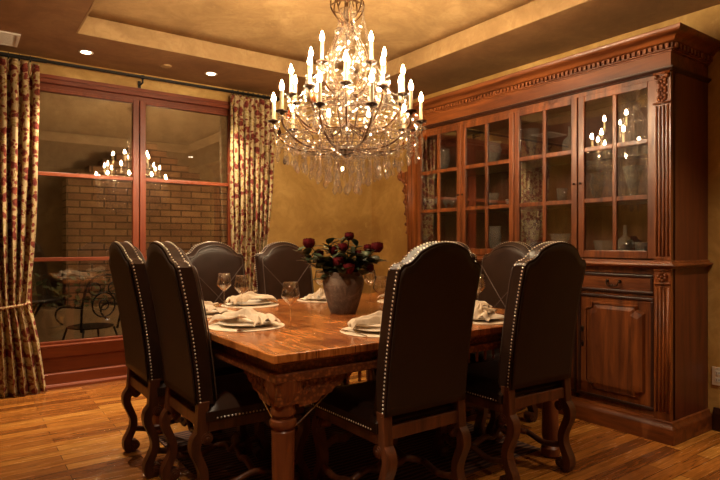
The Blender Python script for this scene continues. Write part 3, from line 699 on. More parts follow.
for sx in (-1, 1):
    for sy in (-1, 1):
        lx, ly = sx * (hx - .082), sy * (hy - .082)
        l = MB().lathe(legp, 20, (lx, ly, 0)).build('leg', 'tabw', tab, smooth='auto')
        m = MB(); m.box(lx - .052, lx + .052, ly - .052, ly + .052, .615, .69); m.prism([(lx - .046, .575), (lx + .046, .575), (lx + .052, .615), (lx - .052, .615)], ly - .05, ly + .05, 'y'); m.build('leg_block', 'carved', l, bevel=.003)
        # carved corner brackets
        pr = [(0, .665), (.27, .665), (.255, .655), (.24, .640), (.215, .638), (.20, .618), (.17, .612), (.155, .592), (.11, .585), (.09, .565), (.05, .56), (0, .555)]
        m = MB(); x_in = lx - sx * .05; yy = sy * (hy - .05)
        m.prism([(x_in - sx * a, z) for a, z in pr], yy, yy - sy * .028, 'y')
        for rr in range(3):
            cxr, czr = x_in - sx * (.045 + .06 * rr), .628 + .008 * rr
            for q in range(6): a = q * pi / 3; m.sphere((cxr + .016 * cos(a), yy, czr + .016 * sin(a)), .010, 6, 4, (1, .5, 1))
        m.build('bracket', 'carved', tab, bevel=.002)
        m = MB(); y_in = ly - sy * .05; xx = sx * (hx - .05)
        m.prism([(y_in - sy * a, z) for a, z in pr], xx, xx - sx * .028, 'x')
        for rr in range(3):
            cyr, czr = y_in - sy * (.045 + .06 * rr), .628 + .008 * rr
            for q in range(6): a = q * pi / 3; m.sphere((xx, cyr + .016 * cos(a), czr + .016 * sin(a)), .010, 6, 4, (.5, 1, 1))
        m.build('bracket', 'carved', tab, bevel=.002)
        for tgt in ((lx - sx * .30, sy * (hy - .06)), (sx * (hx - .06), ly - sy * .30)):
            MB().tube([(lx, ly, .44), (tgt[0], tgt[1], .66)], .0035, 6).sphere((tgt[0], tgt[1], .66), .008, 6, 5).build('brace_rod', 'silver', tab)
sp = None
for s in (-1, 1):
    for k in range(20):
        q = -.56 + k * 1.12 / 19
        for pos in ((q, s * (hy - .045)),):
            if sp is None:
                sp = MB().lathe([(.004, 0), (.008, .006), (.005, .014), (.0085, .024), (.007, .04), (.008, .052)], 8).build('spindle', 'tabw', tab, smooth=True)
                o = sp
            else: o = sp.copy(); C.objects.link(o)
            o.location = (*pos, .615)
# ------------------------------------------------------------------ chairs
def chair_proto():
    t = thing('dining_chair', 'x', 'dining chair')
    Wd = .233; TH = .07
    def top(x):
        u = min(abs(x) / Wd, 1); q_ = min(max((u - .55) / .33, 0), 1); z = (1.2 - .062 * (u / .75) ** 2) * (1 - q_ * q_ * (3 - 2 * q_)) + 1.112 * q_ * q_ * (3 - 2 * q_)
        if u > .88: z -= .022 * ((u - .88) / .12) ** 2
        return z
    def yb(z): s = (z - .49) / .70; return -.275 - .055 * s - .065 * s * s
    nx, nz = 24, 18; ZB = .485
    vs = []; fs = []
    for side in (0, 1):
        for j in range(nz + 1):
            for i in range(nx + 1):
                x = -Wd + 2 * Wd * i / nx; z = ZB + (top(x) - ZB) * j / nz
                e = min((Wd - abs(x)) / .05, (top(x) - z) / .05, (z - ZB) / .05, 1); e = max(e, 0); puff = sin(e * pi / 2)
                y = yb(z) - .004 * puff if side == 0 else yb(z) + TH + .026 * puff
                vs.append((x, y, z))
    n1 = (nx + 1) * (nz + 1); id_ = lambda s, i, j: s * n1 + j * (nx + 1) + i
    for j in range(nz):
        for i in range(nx):
            fs.append((id_(0, i, j), id_(0, i + 1, j), id_(0, i + 1, j + 1), id_(0, i, j + 1)))
            fs.append((id_(1, i, j), id_(1, i, j + 1), id_(1, i + 1, j + 1), id_(1, i + 1, j)))
    for j in range(nz): fs.append((id_(0, 0, j), id_(0, 0, j + 1), id_(1, 0, j + 1), id_(1, 0, j))); fs.append((id_(0, nx, j), id_(1, nx, j), id_(1, nx, j + 1), id_(0, nx, j + 1)))
    for i in range(nx): fs.append((id_(0, i, 0), id_(1, i, 0), id_(1, i + 1, 0), id_(0, i + 1, 0))); fs.append((id_(0, i, nz), id_(0, i + 1, nz), id_(1, i + 1, nz), id_(1, i, nz)))
    b = MB().add(vs, fs).build('backrest', 'leather', t, smooth='auto')
    # outer back panel (browner leather)
    vs = []; fs = []
    for j in range(nz + 1):
        for i in range(nx + 1):
            x = (-Wd + 2 * Wd * i / nx) * .965; zt_ = top(x / .965) - .010; z = ZB + .004 + (zt_ - ZB - .004) * j / nz
            vs.append((x, yb(z) - .0065, z))
    for j in range(nz):
        for i in range(nx): p = j * (nx + 1) + i; fs.append((p, p + 1, p + nx + 2, p + nx + 1))
    MB().add(vs, fs).build('outer_back', 'leather_back', t, smooth=True, solid=.004)
    # outline path for nails and piping
    path = [(-Wd, ZB + (top(Wd) - ZB) * k / 20) for k in range(21)] + [(-Wd + 2 * Wd * k / 60, top(-Wd + 2 * Wd * k / 60)) for k in range(1, 60)] + [(Wd, ZB + (top(Wd) - ZB) * (20 - k) / 20) for k in range(21)]
    def resample(path, step):
        out = []; acc = 0
        for a, c in zip(path, path[1:]):
            d = math.hypot(c[0] - a[0], c[1] - a[1])
            while acc <= d and d > 0: u = acc / d; out.append((a[0] + (c[0] - a[0]) * u, a[1] + (c[1] - a[1]) * u)); acc += step
            acc -= d
        return out
    m = MB()
    for (x, z) in resample(path, .0165):
        m.sphere((x, yb(z) + .012, z), .0046, 6, 4)
    for (x, z) in resample(path[20:-20], .0165):
        m.sphere((x, yb(z) + TH - .008, z), .0048, 6, 4)
    m.build('nailhead_trim', 'nail', t, smooth=True)
    m = MB(); ins = [(x * .90, ZB + (z - ZB) * (.965 if z > 1.0 else 1)) for x, z in path]
    m.tube([(x, yb(z) + TH + .024, z) for x, z in ins], .0035, 6); m.build('piping', 'seam', t, smooth=True)
    m = MB()
    for s in (-1, 1):
        pts = []
        for k in range(17): u = k / 16; x = s * Wd * .9 * (1 - 2 * u); z = 1.03 - .46 * u; pts.append((x, yb(z) + TH + .0265, z))
        m.tube(pts, .0028, 6)
    m.build('diagonal_seam', 'seam', t, smooth=True)
    # seat
    vs = []; fs = []; g = 16
    def seatp(u, v):
        x = u * (.245 + .012 * (v + 1) / 2); y = .015 + v * .255; return x, y
    for j in range(g + 1):
        for i in range(g + 1):
            u, v = i / g * 2 - 1, j / g * 2 - 1; x, y = seatp(u, v); e = min(1 - abs(u), 1 - abs(v)) / .22; e = min(e, 1)
            vs.append((x, y, .455 + .045 * sin(e * pi / 2)))
    for j in range(g):
        for i in range(g): p = j * (g + 1) + i; fs.append((p, p + 1, p + g + 2, p + g + 1))
    bi = []
    ring = [(i, 0) for i in range(g + 1)] + [(g, j) for j in range(1, g + 1)] + [(i, g) for i in range(g - 1, -1, -1)] + [(0, j) for j in range(g - 1, 0, -1)]
    base = len(vs)
    for (i, j) in ring: x, y = seatp(i / g * 2 - 1, j / g * 2 - 1); vs.append((x, y, .412))
    R = len(ring)
    for k in range(R): i, j = ring[k]; i2, j2 = ring[(k + 1) % R]; fs.append((j * (g + 1) + i, base + k, base + (k + 1) % R, j2 * (g + 1) + i2))
    fs.append(tuple(base + k for k in range(R)))
    MB().add(vs, fs).build('seat', 'leather', t, smooth='auto')
    m = MB(); pp = [(-.245, -.2), (-.257, .27), (.257, .27), (.245, -.2)]
    for (x, y) in resample(pp, .017): m.sphere((x, y, .423), .0046, 6, 4)
    m.build('seat_nailhead_trim', 'nail', t, smooth=True)
    m = MB(); m.box(-.24, -.205, -.23, .255, .365, .412); m.box(.205, .24, -.23, .255, .365, .412); m.box(-.205, .205, .222, .257, .365, .412); m.box(-.205, .205, -.268, -.228, .385, .440)
    m.build('seat_rail', 'chairw', t, bevel=.004)
    for s in (-1, 1):
        MB().prism([(-.283, .34), (-.232, .34), (-.222, .50), (-.272, .50)], s * .237, s * .190, 'x').build('back_post', 'chairw', t, bevel=.004)
    def scroll_leg(s, y0, d):
        """d=+1: volutes face forward"""
        cl = [(-.010, .352), (-.030, .325), (-.032, .285), (-.012, .235), (.004, .19), (.004, .145), (-.014, .10), (-.030, .065), (-.026, .030), (-.006, .014)]
        pts = catmull([(s * .214, y0 + d * a, z) for a, z in cl], 4)
        r = [.0245 - .006 * sin(pi * i / (len(pts) - 1)) for i in range(len(pts))]
        m = MB(); m.tube(pts, r, flat_=.024, up=(1, 0, 0))
        l = m.build('leg', 'chairw', t, smooth='auto', bevel=.004)
        for (cy, cz, rr) in ((.016, .338, .026), (.010, .040, .027)):
            m = MB()
            T = Matrix.Translation((s * .214, y0 + d * cy, cz)) @ Matrix.Rotation(pi / 2, 4, 'Y')
            m.lathe([(rr, -.027), (rr, .027)], 18, T=T); m.lathe([(rr * .68, -.031), (rr * .72, -.0265), (rr * .72, .0265), (rr * .68, .031)], 16, T=T); m.lathe([(rr * .3, -.036), (rr * .38, -.030), (rr * .38, .030), (rr * .3, .036)], 12, T=T)
            m.build('volute', 'chairw', l, smooth='auto')
        MB().lathe([(.018, 0), (.024, .006), (.024, .018), (.018, .022)], 14, (s * .214, y0, 0)).build('foot_pad', 'chairw', l, smooth='auto')
    for s in (-1, 1): scroll_leg(s, -.252, 1); scroll_leg(s, .235, -1)
    for s in (-1, 1): MB().tube(catmull([(s * .214, -.245, .13), (s * .214, -.12, .105), (s * .214, 0, .13), (s * .214, .12, .105), (s * .214, .23, .13)]), .016, 8).build('stretcher', 'chairw', t, smooth=True)
    m = MB(); m.tube(catmull([(-.205, 0, .13), (-.12, 0, .16), (-.06, 0, .15), (0, 0, .19), (.06, 0, .15), (.12, 0, .16), (.205, 0, .13)]), .016, 8); m.lathe([(.012, .19), (.024, .205), (.026, .225), (.014, .24), (.018, .25), (.0, .262)], 12); m.build('cross_stretcher', 'chairw', t, smooth=True)
    pr = catmull([(-.19, .22, 0), (-.14, .245, 0), (-.08, .235, 0), (0, .275, 0), (.08, .235, 0), (.14, .245, 0), (.19, .22, 0)])
    poly = [(p.x, p.y + .022) for p in pr] + [(p.x, p.y - .022) for p in reversed(pr)]
    m = MB(); m.prism(poly, .225, .250, 'y'); m.sphere((0, .252, .275), .022, 8, 6); m.build('front_stretcher', 'chairw', t, bevel=.004)
    return t
ch = chair_proto()
seats = [
 (1.65, 2.085, 0, 'dark leather dining chair with its back to the viewer, nearest the carved table leg'),
 (2.41, 2.06, radians(-2), 'dark leather dining chair with its back to the viewer, nearest the cabinet'),
 (1.135, 2.645, radians(-90), 'dark leather dining chair on the window side of the table, the closer of that pair'),
 (1.08, 3.19, radians(-90), 'dark leather dining chair on the window side of the table, closest to the window'),
 (1.56, 3.73, radians(180), 'dark leather chair at the far side facing the viewer, in front of the window'),
 (2.13, 3.70, radians(180), 'dark leather chair at the far side facing the viewer, behind the rose vase'),
 (2.87, 2.62, radians(92), 'dark leather dining chair on the cabinet side, half hidden behind the near right chair'),
 (2.80, 3.16, radians(90), 'dark leather dining chair on the cabinet side, hidden behind the near centre chair'),
]
chairs = []
for k, (x, y, r, l) in enumerate(seats):
    o = ch if k == 0 else dup(ch)
    o.location = (x, y, 0); o.rotation_euler = (0, 0, r); o['label'] = l; o['group'] = 'leather dining chairs around the table'
# ------------------------------------------------------------------ place settings
def napkin_mesh(seed):
    r = random.Random(seed); m = MB(); nu, nv = 40, 22; vs = []; fs = []
    for i in range(nu + 1):
        u = i / nu * 2 - 1; au = abs(u)
        half = .020 + .075 * au ** .9 * (1 if u < 0 else .85); lift = .030 + .030 * math.exp(-(u / .28) ** 2) - .010 * au ** 2
        for j in range(nv + 1):
            v = j / nv * 2 - 1
            x = u * .145 + .012 * noise.noise(Vector((u * 2, v * 2, seed))); y = v * half + .03 * sin(u * 2.2 + seed)
            fold = abs(sin(v * 5.2 + u * 1.5 + seed)) * (.016 + .022 * au) * (1 - .25 * au)
            z = .003 + lift * (1 - v * v * .75) + fold + .008 * noise.noise(Vector((u * 4, v * 4, seed + 5)))
            if abs(u) > .85: z -= .018 * (au - .85) / .15
            vs.append((x, y, max(z, .004)))
    for i in range(nu):
        for j in range(nv): p = i * (nv + 1) + j; fs.append((p, p + nv + 1, p + nv + 2, p + 1))
    m.add(vs, fs)
    return m
def glass_prof():
    out = [(.036, 0), (.036, .0015), (.012, .004), (.004, .010), (.0033, .05), (.0033, .108), (.006, .116), (.020, .128), (.043, .152), (.0455, .160), (.041, .180), (.034, .226)]
    inn = [(.0328, .226), (.0398, .180), (.0442, .160), (.0418, .153), (.019, .131), (.004, .122), (.0005, .121)]
    return out, inn
proto = {}
def place(k, x, y, ang, who, glass_xy, glass_label, show_cut=True):
    """ang: direction the diner faces"""
    T = Matrix.Rotation(ang - pi / 2, 3, 'Z')
    def P(lx, ly): v = T @ Vector((lx, ly, 0)); return (x + v.x, y + v.y)
    if 'mat' not in proto:
        m = MB(); m.lathe([(0, 0), (.186, 0), (.190, .002), (.186, .004), (0, .004)], 40, cap=False); o = m.build('placemat', 'mat_c', smooth='auto'); proto['mat'] = o
        m = MB(); m.lathe([(0, .001), (.085, 0), (.09, .004), (.135, .014), (.138, .018), (.134, .0185), (.09, .009), (0, .007)], 40, cap=False); o = m.build('dinner_plate', 'cream', smooth=True); proto['plate'] = o
        a, b = glass_prof(); t = thing('wine_glass', 'x', 'wine glass'); proto['glass'] = t
        MB().lathe(a[:6], 24, cap=False).build('stem', 'wineglass', t, smooth=True)
        MB().lathe(a[5:] + b, 28, cap=False).build('bowl', 'wineglass', t, smooth=True)
        m = MB(); m.tube(catmull([(0, -.10, .002), (0, -.04, .004), (0, .03, .006), (0, .05, .004)]), .0028, 6); m.prism([(-.010, .048), (.010, .048), (.012, .068), (-.012, .068)], .003, .0055, 'z')
        for q in (-.0095, -.003, .003, .0095): m.box(q - .0014, q + .0014, .066, .105, .003, .005)
        t = m.build('fork', 'silver'); proto['fork'] = t
        m = MB(); m.tube([(0, -.11, .004), (0, -.01, .0045)], .0045, 6); m.prism([(-.006, -.01), (.007, -.01), (.009, .04), (.006, .09), (-.006, .11)], .003, .005, 'z')
        t = m.build('knife', 'silver'); proto['knife'] = t
        for q in ('mat', 'plate', 'glass', 'fork', 'knife'): proto[q]['n'] = 0
    def put(kind, cat, label, lx, ly, z, rz=0, group=None):
        o = proto[kind]
        if o['n'] > 0: o = dup(o)
        else: o['n'] = 1
        o.location = (*P(lx, ly), z); o.rotation_euler = (0, 0, ang - pi / 2 + rz)
        tag(o, label, cat, group); return o
    put('mat', 'placemat', 'round cream placemat ' + who, 0, 0, TZ + .0005, 0, 'placemats on the table')
    put('plate', 'plate', 'cream dinner plate under the folded napkin ' + who, 0, .0, TZ + .005, 0, 'dinner plates on the placemats')
    n = napkin_mesh(k * 1.7 + .4).build('napkin', 'napkin', None, smooth=True, solid=.003, sub=1)
    rr = [.25, 2.9, .1, .5, 3.3, .2, 2.7, .4][k]
    n.location = (*P(0, 0), TZ + .012); n.rotation_euler = (0, 0, ang - pi / 2 + rr)
    tag(n, 'crumpled beige linen napkin on the plate ' + who, 'napkin', 'napkins on the plates')
    put('fork', 'fork', 'silver fork left of the plate ' + who, -.158, -.01, TZ + .005, 0, 'forks beside the plates')
    put('knife', 'knife', 'silver knife right of the plate ' + who, .158, -.01, TZ + .005, 0, 'knives beside the plates')
    g = proto['glass']
    if g['n'] > 0: g = dup(g)
    else: g['n'] = 1
    g.location = (*glass_xy, TZ + .001); g.rotation_euler = (0, 0, random.random() * 6)
    tag(g, glass_label, 'wine glass', 'wine glasses on the table')
place(0, 1.185, 2.63, 0, 'at the near window-side seat', (1.32, 2.42), 'empty wine glass standing alone left of the vase, by the near window-side setting')
place(1, 1.185, 3.22, 0, 'at the far window-side seat', (1.358, 3.08), 'empty wine glass by the window-side setting closer to the window')
place(2, 1.60, 3.49, -pi / 2, 'at the far seat in front of the window', (1.352, 3.33), 'empty wine glass leftmost on the table, in front of the far window chair')
place(3, 2.17, 3.49, -pi / 2, 'at the far seat behind the vase', (2.07, 3.36), 'empty wine glass behind and left of the rose vase')
place(4, 2.57, 3.06, pi, 'at the far cabinet-side seat', (2.37, 3.19), 'empty wine glass behind the vase beside the near centre chair')
place(5, 2.57, 2.47, pi, 'at the near cabinet-side seat', (2.36, 2.62), 'empty wine glass at the near cabinet-side setting, behind the near centre chair')
place(6, 1.63, 2.115, pi / 2, 'at the near seat left of centre', (1.97, 2.55), 'empty wine glass just left of the near centre chair back')
place(7, 2.30, 2.115, pi / 2, 'at the near seat next to the cabinet', (2.50, 2.30), 'empty wine glass between the two near chairs')
# ------------------------------------------------------------------ vase and roses
vx, vy = 1.865, 2.775
v = tag(MB().lathe([(.0, 0), (.070, 0), (.076, .006), (.092, .05), (.108, .11), (.121, .165), (.122, .19), (.116, .215), (.105, .232), (.108, .245), (.101, .247), (.094, .232), (.10, .20), (.09, .12), (.06, .03), (0, .02)], 36, cap=False).build('flower_vase', 'stone', None, smooth=True), 'rough brown clay vase holding roses at the table centre', 'vase')
v.location = (vx, vy, TZ)
Rr = Vector((.813, -.582, 0)); Fr = Vector((.582, .813, 0))
def leaf_at(m, p, d, L, wd):
    d = d.normalized(); s = d.cross(Vector((0, 0, 1)))
    if s.length < .01: s = Vector((1, 0, 0))
    s.normalize(); up = s.cross(d).normalized(); vs = []; n = 6
    for i in range(n + 1):
        u = i / n; wv = wd * sin(pi * min(u * .93 + .05, 1)) ** .8; c = p + d * L * u - up * L * .25 * u * u
        vs += [c - s * wv + up * wv * .25, c, c + s * wv + up * wv * .25]
    fs = []
    for i in range(n): a = i * 3; fs += [(a, a + 1, a + 4, a + 3), (a + 1, a + 2, a + 5, a + 4)]
    m.add(vs, fs)
def rose(tip, label, r=.026, bush=6):
    tip = Vector(tip); t = thing('rose', label, 'rose', (vx, vy, TZ), 0, 'dark red roses in the vase')
    st = Vector((tip.x * .18, tip.y * .18, .10)); mid = Vector((tip.x * .45, tip.y * .45, .25))
    pts = catmull([st, mid, tip], 6); MB().tube(pts, .003, 6).build('stem', 'stem', t)
    rd = random.Random(str(label)); m = MB()
    m.sphere(tip + Vector((0, 0, .006)), r * .5, 10, 6, (1, 1, 1.1))
    for ringi, (n, rr, hh) in enumerate(((3, .45, .014), (5, .7, .008), (6, .98, .0))):
        for k in range(n):
            a = 2 * pi * k / n + ringi + rd.random() * .4; c = Vector((cos(a), sin(a), 0)); s_ = Vector((-sin(a), cos(a), 0)); vs = []; q = 4
            for i in range(q + 1):
                for j in range(5):
                    u = i / q; v_ = j / 4 * 2 - 1; wv = r * rr * .8 * sin(pi * (.12 + .72 * u)) 
                    out = r * rr * (.35 + .65 * sin(u * pi * .70)) + (.004 * (u > .9)); h = -r * .8 + u * r * 1.5 + hh * .4
                    vs.append(tip + c * out * (1 - .25 * v_ * v_) + s_ * v_ * wv + Vector((0, 0, h - .004 * v_ * v_)))
            fs = [(i * 5 + j, i * 5 + j + 1, i * 5 + j + 6, i * 5 + j + 5) for i in range(q) for j in range(4)]
            m.add(vs, fs)
    m.build('bloom', 'rose', t, smooth=True)
    if bush:
        q0 = len(pts) - 7
        m = MB()
        for k in range(bush):
            p = pts[q0 + int(rd.random() * 6)]; a = rd.random() * 6.28; leaf_at(m, p, Vector((cos(a), sin(a), .2 + rd.random() * .4)), .06 + rd.random() * .02, .017)
        m.build('leaf', 'leaf', t, smooth=True)
def vp(px, py, dep=0):
    """offset from the vase base for something seen at this place"""
    d = 3.36 + dep; return Rr * ((px - 345) / 566 * d) + Fr * dep + Vector((0, 0, (242 - py) / 566 * d + 1.2 - TZ))
ros = [((311, 243), -.04, 'dark rose standing out at the upper left of the bouquet'), ((351, 236), .02, 'small dark rose standing tallest at the centre top of the bouquet'),
 ((370, 248), .0, 'dark red rose at the upper right, left of the outermost bloom'), ((379, 247), -.03, 'dark red rose bloom furthest right in the bouquet'),
 ((361, 254), .03, 'dark red rose right of centre above the vase rim'), ((321, 254), .04, 'dark rose low on the left side of the bouquet'),
 ((341, 262), -.09, 'large dark red rose at the front centre above the rim'), ((351, 268), -.11, 'dark red rose drooping over the front rim of the vase'),
 ((335, 250), .03, 'dark rose in the middle left of the bouquet'), ((345, 247), -.05, 'dark rose in the middle of the bouquet below the tallest one'), ((371, 268), -.04, 'small dark red rose hanging low at the right of the rim'), ((329, 270), .05, 'small dark rose tucked low at the left rim')]
for (px, py), dep, l in ros: rose(vp(px, py, dep), l, .036 if 'large' in l or 'furthest' in l or 'upper left' in l or 'drooping' in l else .028)
sprigs = [((300, 252), -.03, 'leafy stem reaching furthest left out of the vase'), ((318, 268), -.05, 'leafy stem drooping low at the left of the vase'), ((330, 244), .05, 'leafy stem rising left of the bouquet centre'),
 ((343, 240), .0, 'leafy stem standing in the middle of the bouquet'), ((350, 258), -.1, 'leafy stem leaning forward at the front of the vase'), ((380, 262), .0, 'broad-leaved stem reaching right out of the vase'), ((365, 275), -.07, 'leafy stem hanging over the right rim'), ((327, 280), -.06, 'leafy stem hanging over the left rim'), ((358, 246), .08, 'leafy stem rising right of the bouquet centre'), ((336, 256), .12, 'leafy stem behind the middle of the bouquet'), ((324, 258), -.1, 'leafy stem leaning out over the front left of the rim'), ((369, 256), -.09, 'leafy stem leaning out over the front right of the rim'), ((310, 262), .05, 'leafy stem spreading low at the far left of the vase'), ((346, 274), -.125, 'leafy stem drooping over the front centre of the rim')]
for q, ((px, py), dep, l) in enumerate(sprigs):
    t = thing('leafy_stem', l, 'leafy stem', (vx, vy, TZ), 0, 'leafy stems in the vase'); rd = random.Random(q)
    tip = vp(px, py, dep); st = Vector((tip.x * .15, tip.y * .15, .1)); mid = Vector((tip.x * .4, tip.y * .4, .27)); pts = catmull([st, mid, tip], 7)
    MB().tube(pts, .0028, 5).build('stem', 'stem', t); m = MB()
    for k in range(30):
        p = pts[4 + k % 11]; a = rd.random() * 6.28; d = Vector((cos(a), sin(a), rd.uniform(-.3, .7))) + (tip - st).normalized() * .5
        leaf_at(m, p, d, rd.uniform(.05, .09), rd.uniform(.018, .029))
    m.build('leaf', 'leaf', t, smooth=True)
# ------------------------------------------------------------------ chandelier
chx, chy = 1.905, 2.79
ca0 = atan2(-.813, -.582)   # direction towards the viewer's side
chd = thing('chandelier', 'large tiered crystal chandelier with lit candle bulbs above the dining table', 'chandelier', (chx, chy, 0))
def pol(r, ang, z): a = ca0 + radians(ang); return Vector((r * cos(a), r * sin(a), z))
MB().lathe([(.0, CZ), (.07, CZ), (.065, CZ - .02), (.03, CZ - .045), (.008, CZ - .05), (0, CZ - .05)], 24, cap=False).build('ceiling_canopy', 'bronze', chd, smooth=True)
m = MB()
for k in range(6): m.tube([(0.008 * cos(a) * (k % 2), .008 * cos(a) * (1 - k % 2), CZ - .05 - k * .017 - .010 + .011 * sin(a)) for a in [i * pi / 6 for i in range(13)]], .002, 5)
m.build('hanging_chain', 'bronze', chd)
MB().tube([(0, 0, 1.70), (0, 0, CZ - .14)], .006, 8).build('centre_rod', 'bronze', chd)
for z, r in ((2.66, .026), (2.56, .030), (2.47, .030), (2.39, .034), (2.30, .030), (2.20, .042), (2.09, .036), (1.99, .048), (1.88, .036), (1.80, .030)):
    MB().sphere((0, 0, z), r, 12, 8).build('glass_ball', 'crystal', chd)
    MB().lathe([(.006, z - r - .006), (r * .6, z - r - .002), (.006, z - r + .006)], 12).build('collar', 'bronze', chd)
MB().lathe([(.0, 1.70), (.02, 1.705), (.045, 1.735), (.05, 1.76), (.03, 1.775), (.0, 1.78)], 20).build('hub', 'metal_dark', chd, smooth='auto')
MB().lathe([(.0, 1.475), (.012, 1.49), (.022, 1.51), (.016, 1.535), (.004, 1.55)], 8).build('finial_drop', 'crystal', chd)
# crown
for k in range(8):
    a = k * 45 + 10; MB().tube(catmull([pol(.01, a, 2.50), pol(.06, a, 2.53), pol(.10, a, 2.60), pol(.085, a, 2.67), pol(.055, a, 2.655), pol(.065, a, 2.625)]), .0045, 6).build('crown_scroll', 'bronze', chd, smooth=True)
crown = [pol(.10, k * 45 + 10, 2.60) for k in range(8)]
MB().tube([pol(.10, q * 15, 2.60) for q in range(25)], .004, 6).build('crown_ring', 'bronze', chd)
tiers = [(.235, [36, 108, 180, 252, 324], 2.36, 2.10, 2.06), (.34, [k * 36 for k in range(10)], 2.20, 1.90, 1.86), (.44, [18 + k * 36 for k in range(10)], 2.066, 1.76, 1.74)]
beads = MB(); rnd = random.Random(11)
OCT = [(1, 0, 0), (-1, 0, 0), (0, 1, 0), (0, -1, 0), (0, 0, 1), (0, 0, -1)]; OF = [(0, 2, 4), (2, 1, 4), (1, 3, 4), (3, 0, 4), (2, 0, 5), (1, 2, 5), (3, 1, 5), (0, 3, 5)]
def bead(p, r):
    R_ = Matrix.Rotation(rnd.random() * 6, 3, 'Z') @ Matrix.Rotation(rnd.random() * .8, 3, 'X')
    if r > .0075: 
        beads.sphere((0, 0, 0), r, 6, 4, T=Matrix.Translation(p) @ R_.to_4x4()); return
    beads.add([Vector(p) + R_ @ Vector(v) * r for v in OCT], OF)
def strand(a, b, sag=0, n=None, r=.006):
    a, b = Vector(a), Vector(b); L = (b - a).length + sag; n = n or max(2, int(L / (r * 2.3)))
    for i in range(n + 1): u = i / n; bead(a.lerp(b, u) - Vector((0, 0, sag * 4 * u * (1 - u))), r * (1.25 if i % 4 == 2 else 1))
# pendant meshes
def pend_mesh(scale=1):
    m = MB(); prof = [(.001, 0), (.006, -.006), (.004, -.012), (.010, -.024), (.014, -.038), (.010, -.050), (.001, -.060)]
    m.lathe([(r * scale, z * scale) for r, z in prof], 6, cap=False); return m
pend = {}
count = [0]
rest = MB()
def pendant(p, kind='crystal', s=1.0):
    p = Vector(p)
    if count[0] < 100:
        if kind not in pend: pend[kind] = o = pend_mesh().build('crystal_pendant', kind, chd)
        else: o = pend[kind].copy(); C.objects.link(o)
        o.location = p; o.rotation_euler = (0, 0, rnd.random() * 3); o.scale = (s, s, s)
        if kind != 'crystal': o['label'] = {'amber': 'amber pendant', 'smoky': 'smoky dark pendant'}[kind]
        count[0] += 1
    else:
        q = pend_mesh(s); rest.add(q.v, q.f, Matrix.Translation(p) @ Matrix.Rotation(rnd.random() * 3, 4, 'Z'))
bulb = None
pans = []
cand = None
for ti, (r, angs, fz, hz, dip) in enumerate(tiers):
    pz = fz - .155; row = []
    for a in angs:
        arm = MB(); pts = catmull([pol(.03, a, hz), pol(r * .35, a, dip), pol(r * .70, a, dip + .015), pol(r * .96, a, pz - .075), pol(r, a, pz - .01)], 5)
        arm.tube(pts, .0065, 6)
        sp_ = [pol(r * .62 + .035 * cos(q), a, dip + .045 + .035 * sin(q)) for q in [i * .5 for i in range(10)]]
        arm.tube(sp_, .0035, 5); arm.build('arm', 'bronze', chd, smooth=True)
        if cand is None:
            cand = MB().lathe([(.0105, .018), (.0105, .125), (.008, .128)], 12).build('candle', 'candle', chd, smooth='auto')
            MB().lathe([(.0, -.012), (.008, -.008), (.012, 0), (.030, .004), (.036, .012), (.030, .010), (.012, .008), (.014, .02), (.0, .02)], 14, cap=False).build('drip_pan', 'metal_dark', cand, smooth=True)
            MB().lathe([(.001, .126), (.0085, .130), (.0125, .143), (.0105, .155), (.005, .170), (.001, .182)], 10, cap=False).build('bulb', 'bulb', cand, smooth=True)
            c = cand
        else: c = dup(cand, parent=chd)
        c.location = pol(r, a, pz); row.append((a, pol(r, a, pz)))
    pans.append(row)
# dangling from pans
for ti, row in enumerate(pans):
    r, angs, fz, hz, dip = tiers[ti]
    for k, (a, p) in enumerate(row):
        for q in range(3 if ti else 3):
            b_ = rnd.random() * 0 + q * 2 * pi / 3 + k; o_ = Vector((.032 * cos(b_), .032 * sin(b_), .0)); L = rnd.choice((.03, .05, .075))
            strand(p + o_, p + o_ - Vector((0, 0, L)), r=.0062); pendant(p + o_ - Vector((0, 0, L + .006)), 'amber' if rnd.random() < .06 else 'smoky' if rnd.random() < .06 else 'crystal', .8 + rnd.random() * .4)
        # rosettes and swags to neighbours
        n2 = row[(k + 1) % len(row)][1]; strand(p, n2, .05 if ti else .08, r=.0058)
        top = crown[k % 8] if ti == 0 else min((q_[1] for q_ in pans[ti - 1]), key=lambda c_: (c_ - p).length)
        strand(top, p + Vector((0, 0, .0)), .05 if ti else .09, r=.0058)
        if ti == 0: strand(top, p * .72 + Vector((0, 0, p.z * .28)), .03, r=.0065)
        for qq in range(7): aa = qq * 2 * pi / 7; c_ = p + Vector((0, 0, -.03)); bead(c_ + Vector((.015 * cos(aa), .015 * sin(aa), -.0)), .0085)
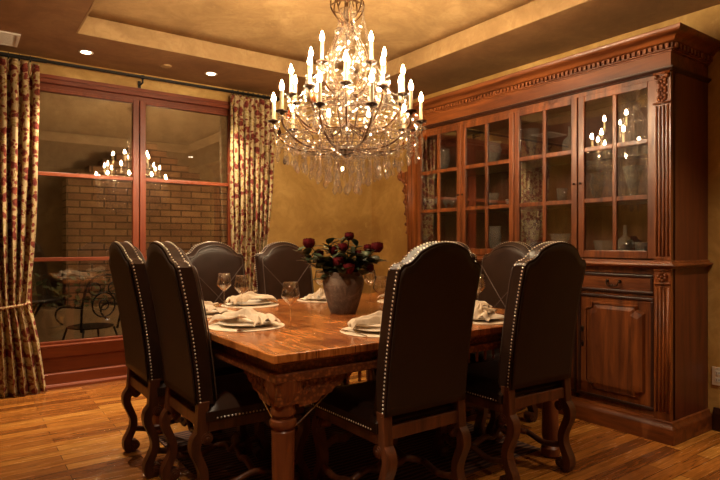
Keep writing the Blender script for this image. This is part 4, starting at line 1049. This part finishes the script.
# hanging curtains of beads under the arms, forming the tapering basket
lev = [(.42, 1.80, 24, .06, .9), (.37, 1.80, 24, .085, .9), (.31, 1.765, 22, .09, 1.0), (.25, 1.755, 18, .10, 1.05), (.19, 1.745, 14, .12, 1.1), (.13, 1.735, 11, .13, 1.15), (.075, 1.725, 8, .15, 1.2)]
for (r, z0, n, L, s) in lev:
    for k in range(n):
        a = k * 360 / n + rnd.uniform(-3, 3) + r * 100; p = pol(r, a, z0); LL = L * rnd.uniform(.75, 1.15)
        strand(p, p - Vector((0, 0, LL)), r=.0068)
        pendant(p - Vector((0, 0, LL + .004)), 'smoky' if rnd.random() < .16 else 'amber' if rnd.random() < .07 else 'crystal', s)
    for k in range(n):
        strand(pol(r, k * 360 / n + r * 100, z0), pol(r, (k + 1) * 360 / n + r * 100, z0), .025, r=.0058)
    MB().tube([pol(r, q * 12, z0) for q in range(31)], .0022, 5).build('wire_ring', 'bronze', chd)
# inner tiers, thicker with crystals
for (r, z0, n, L) in ((.29, 1.98, 13, .12), (.20, 2.06, 11, .15), (.13, 2.16, 9, .18), (.10, 2.34, 8, .18), (.16, 1.93, 8, .12), (.24, 1.90, 10, .09), (.36, 1.93, 13, .08), (.05, 2.58, 8, .14), (.075, 2.46, 8, .12)):
    for k in range(n):
        a = k * 360 / n + rnd.uniform(-5, 5); p = pol(r, a, z0 + rnd.uniform(-.02, .02)); LL = L * rnd.uniform(.6, 1.1)
        strand(p, p - Vector((0, 0, LL)), r=.0066)
        pendant(p - Vector((0, 0, LL)), 'crystal', .9)
    for k in range(n): strand(pol(r, k * 360 / n, z0), pol(r, (k + 1) * 360 / n, z0), .015, r=.0055)
    MB().tube([pol(r, q * 15, z0) for q in range(25)], .002, 5).build('wire_ring', 'bronze', chd)
# vertical bowed ribs
for (a0, r0, z0, r1, z1, r2, z2, n) in ((0, .03, 2.50, .12, 2.28, .06, 2.08, 8), (20, .05, 2.08, .20, 2.02, .10, 1.80, 10)):
    for k in range(n):
        a = a0 + k * 360 / n; MB().tube(catmull([pol(r0, a, z0), pol(r1, a, z1), pol(r2, a, z2)], 8), .0035, 6).build('frame_rib', 'bronze', chd, smooth=True)
        pts = catmull([pol(r0, a, z0), pol(r1 + .006, a, z1), pol(r2, a, z2)], 9)
        for p in pts: bead(p, .007)
o = beads.build('crystal_bead', 'crystal', chd); o['kind'] = 'stuff'
o = rest.build('small_crystal_pendant', 'crystal', chd); o['kind'] = 'stuff'
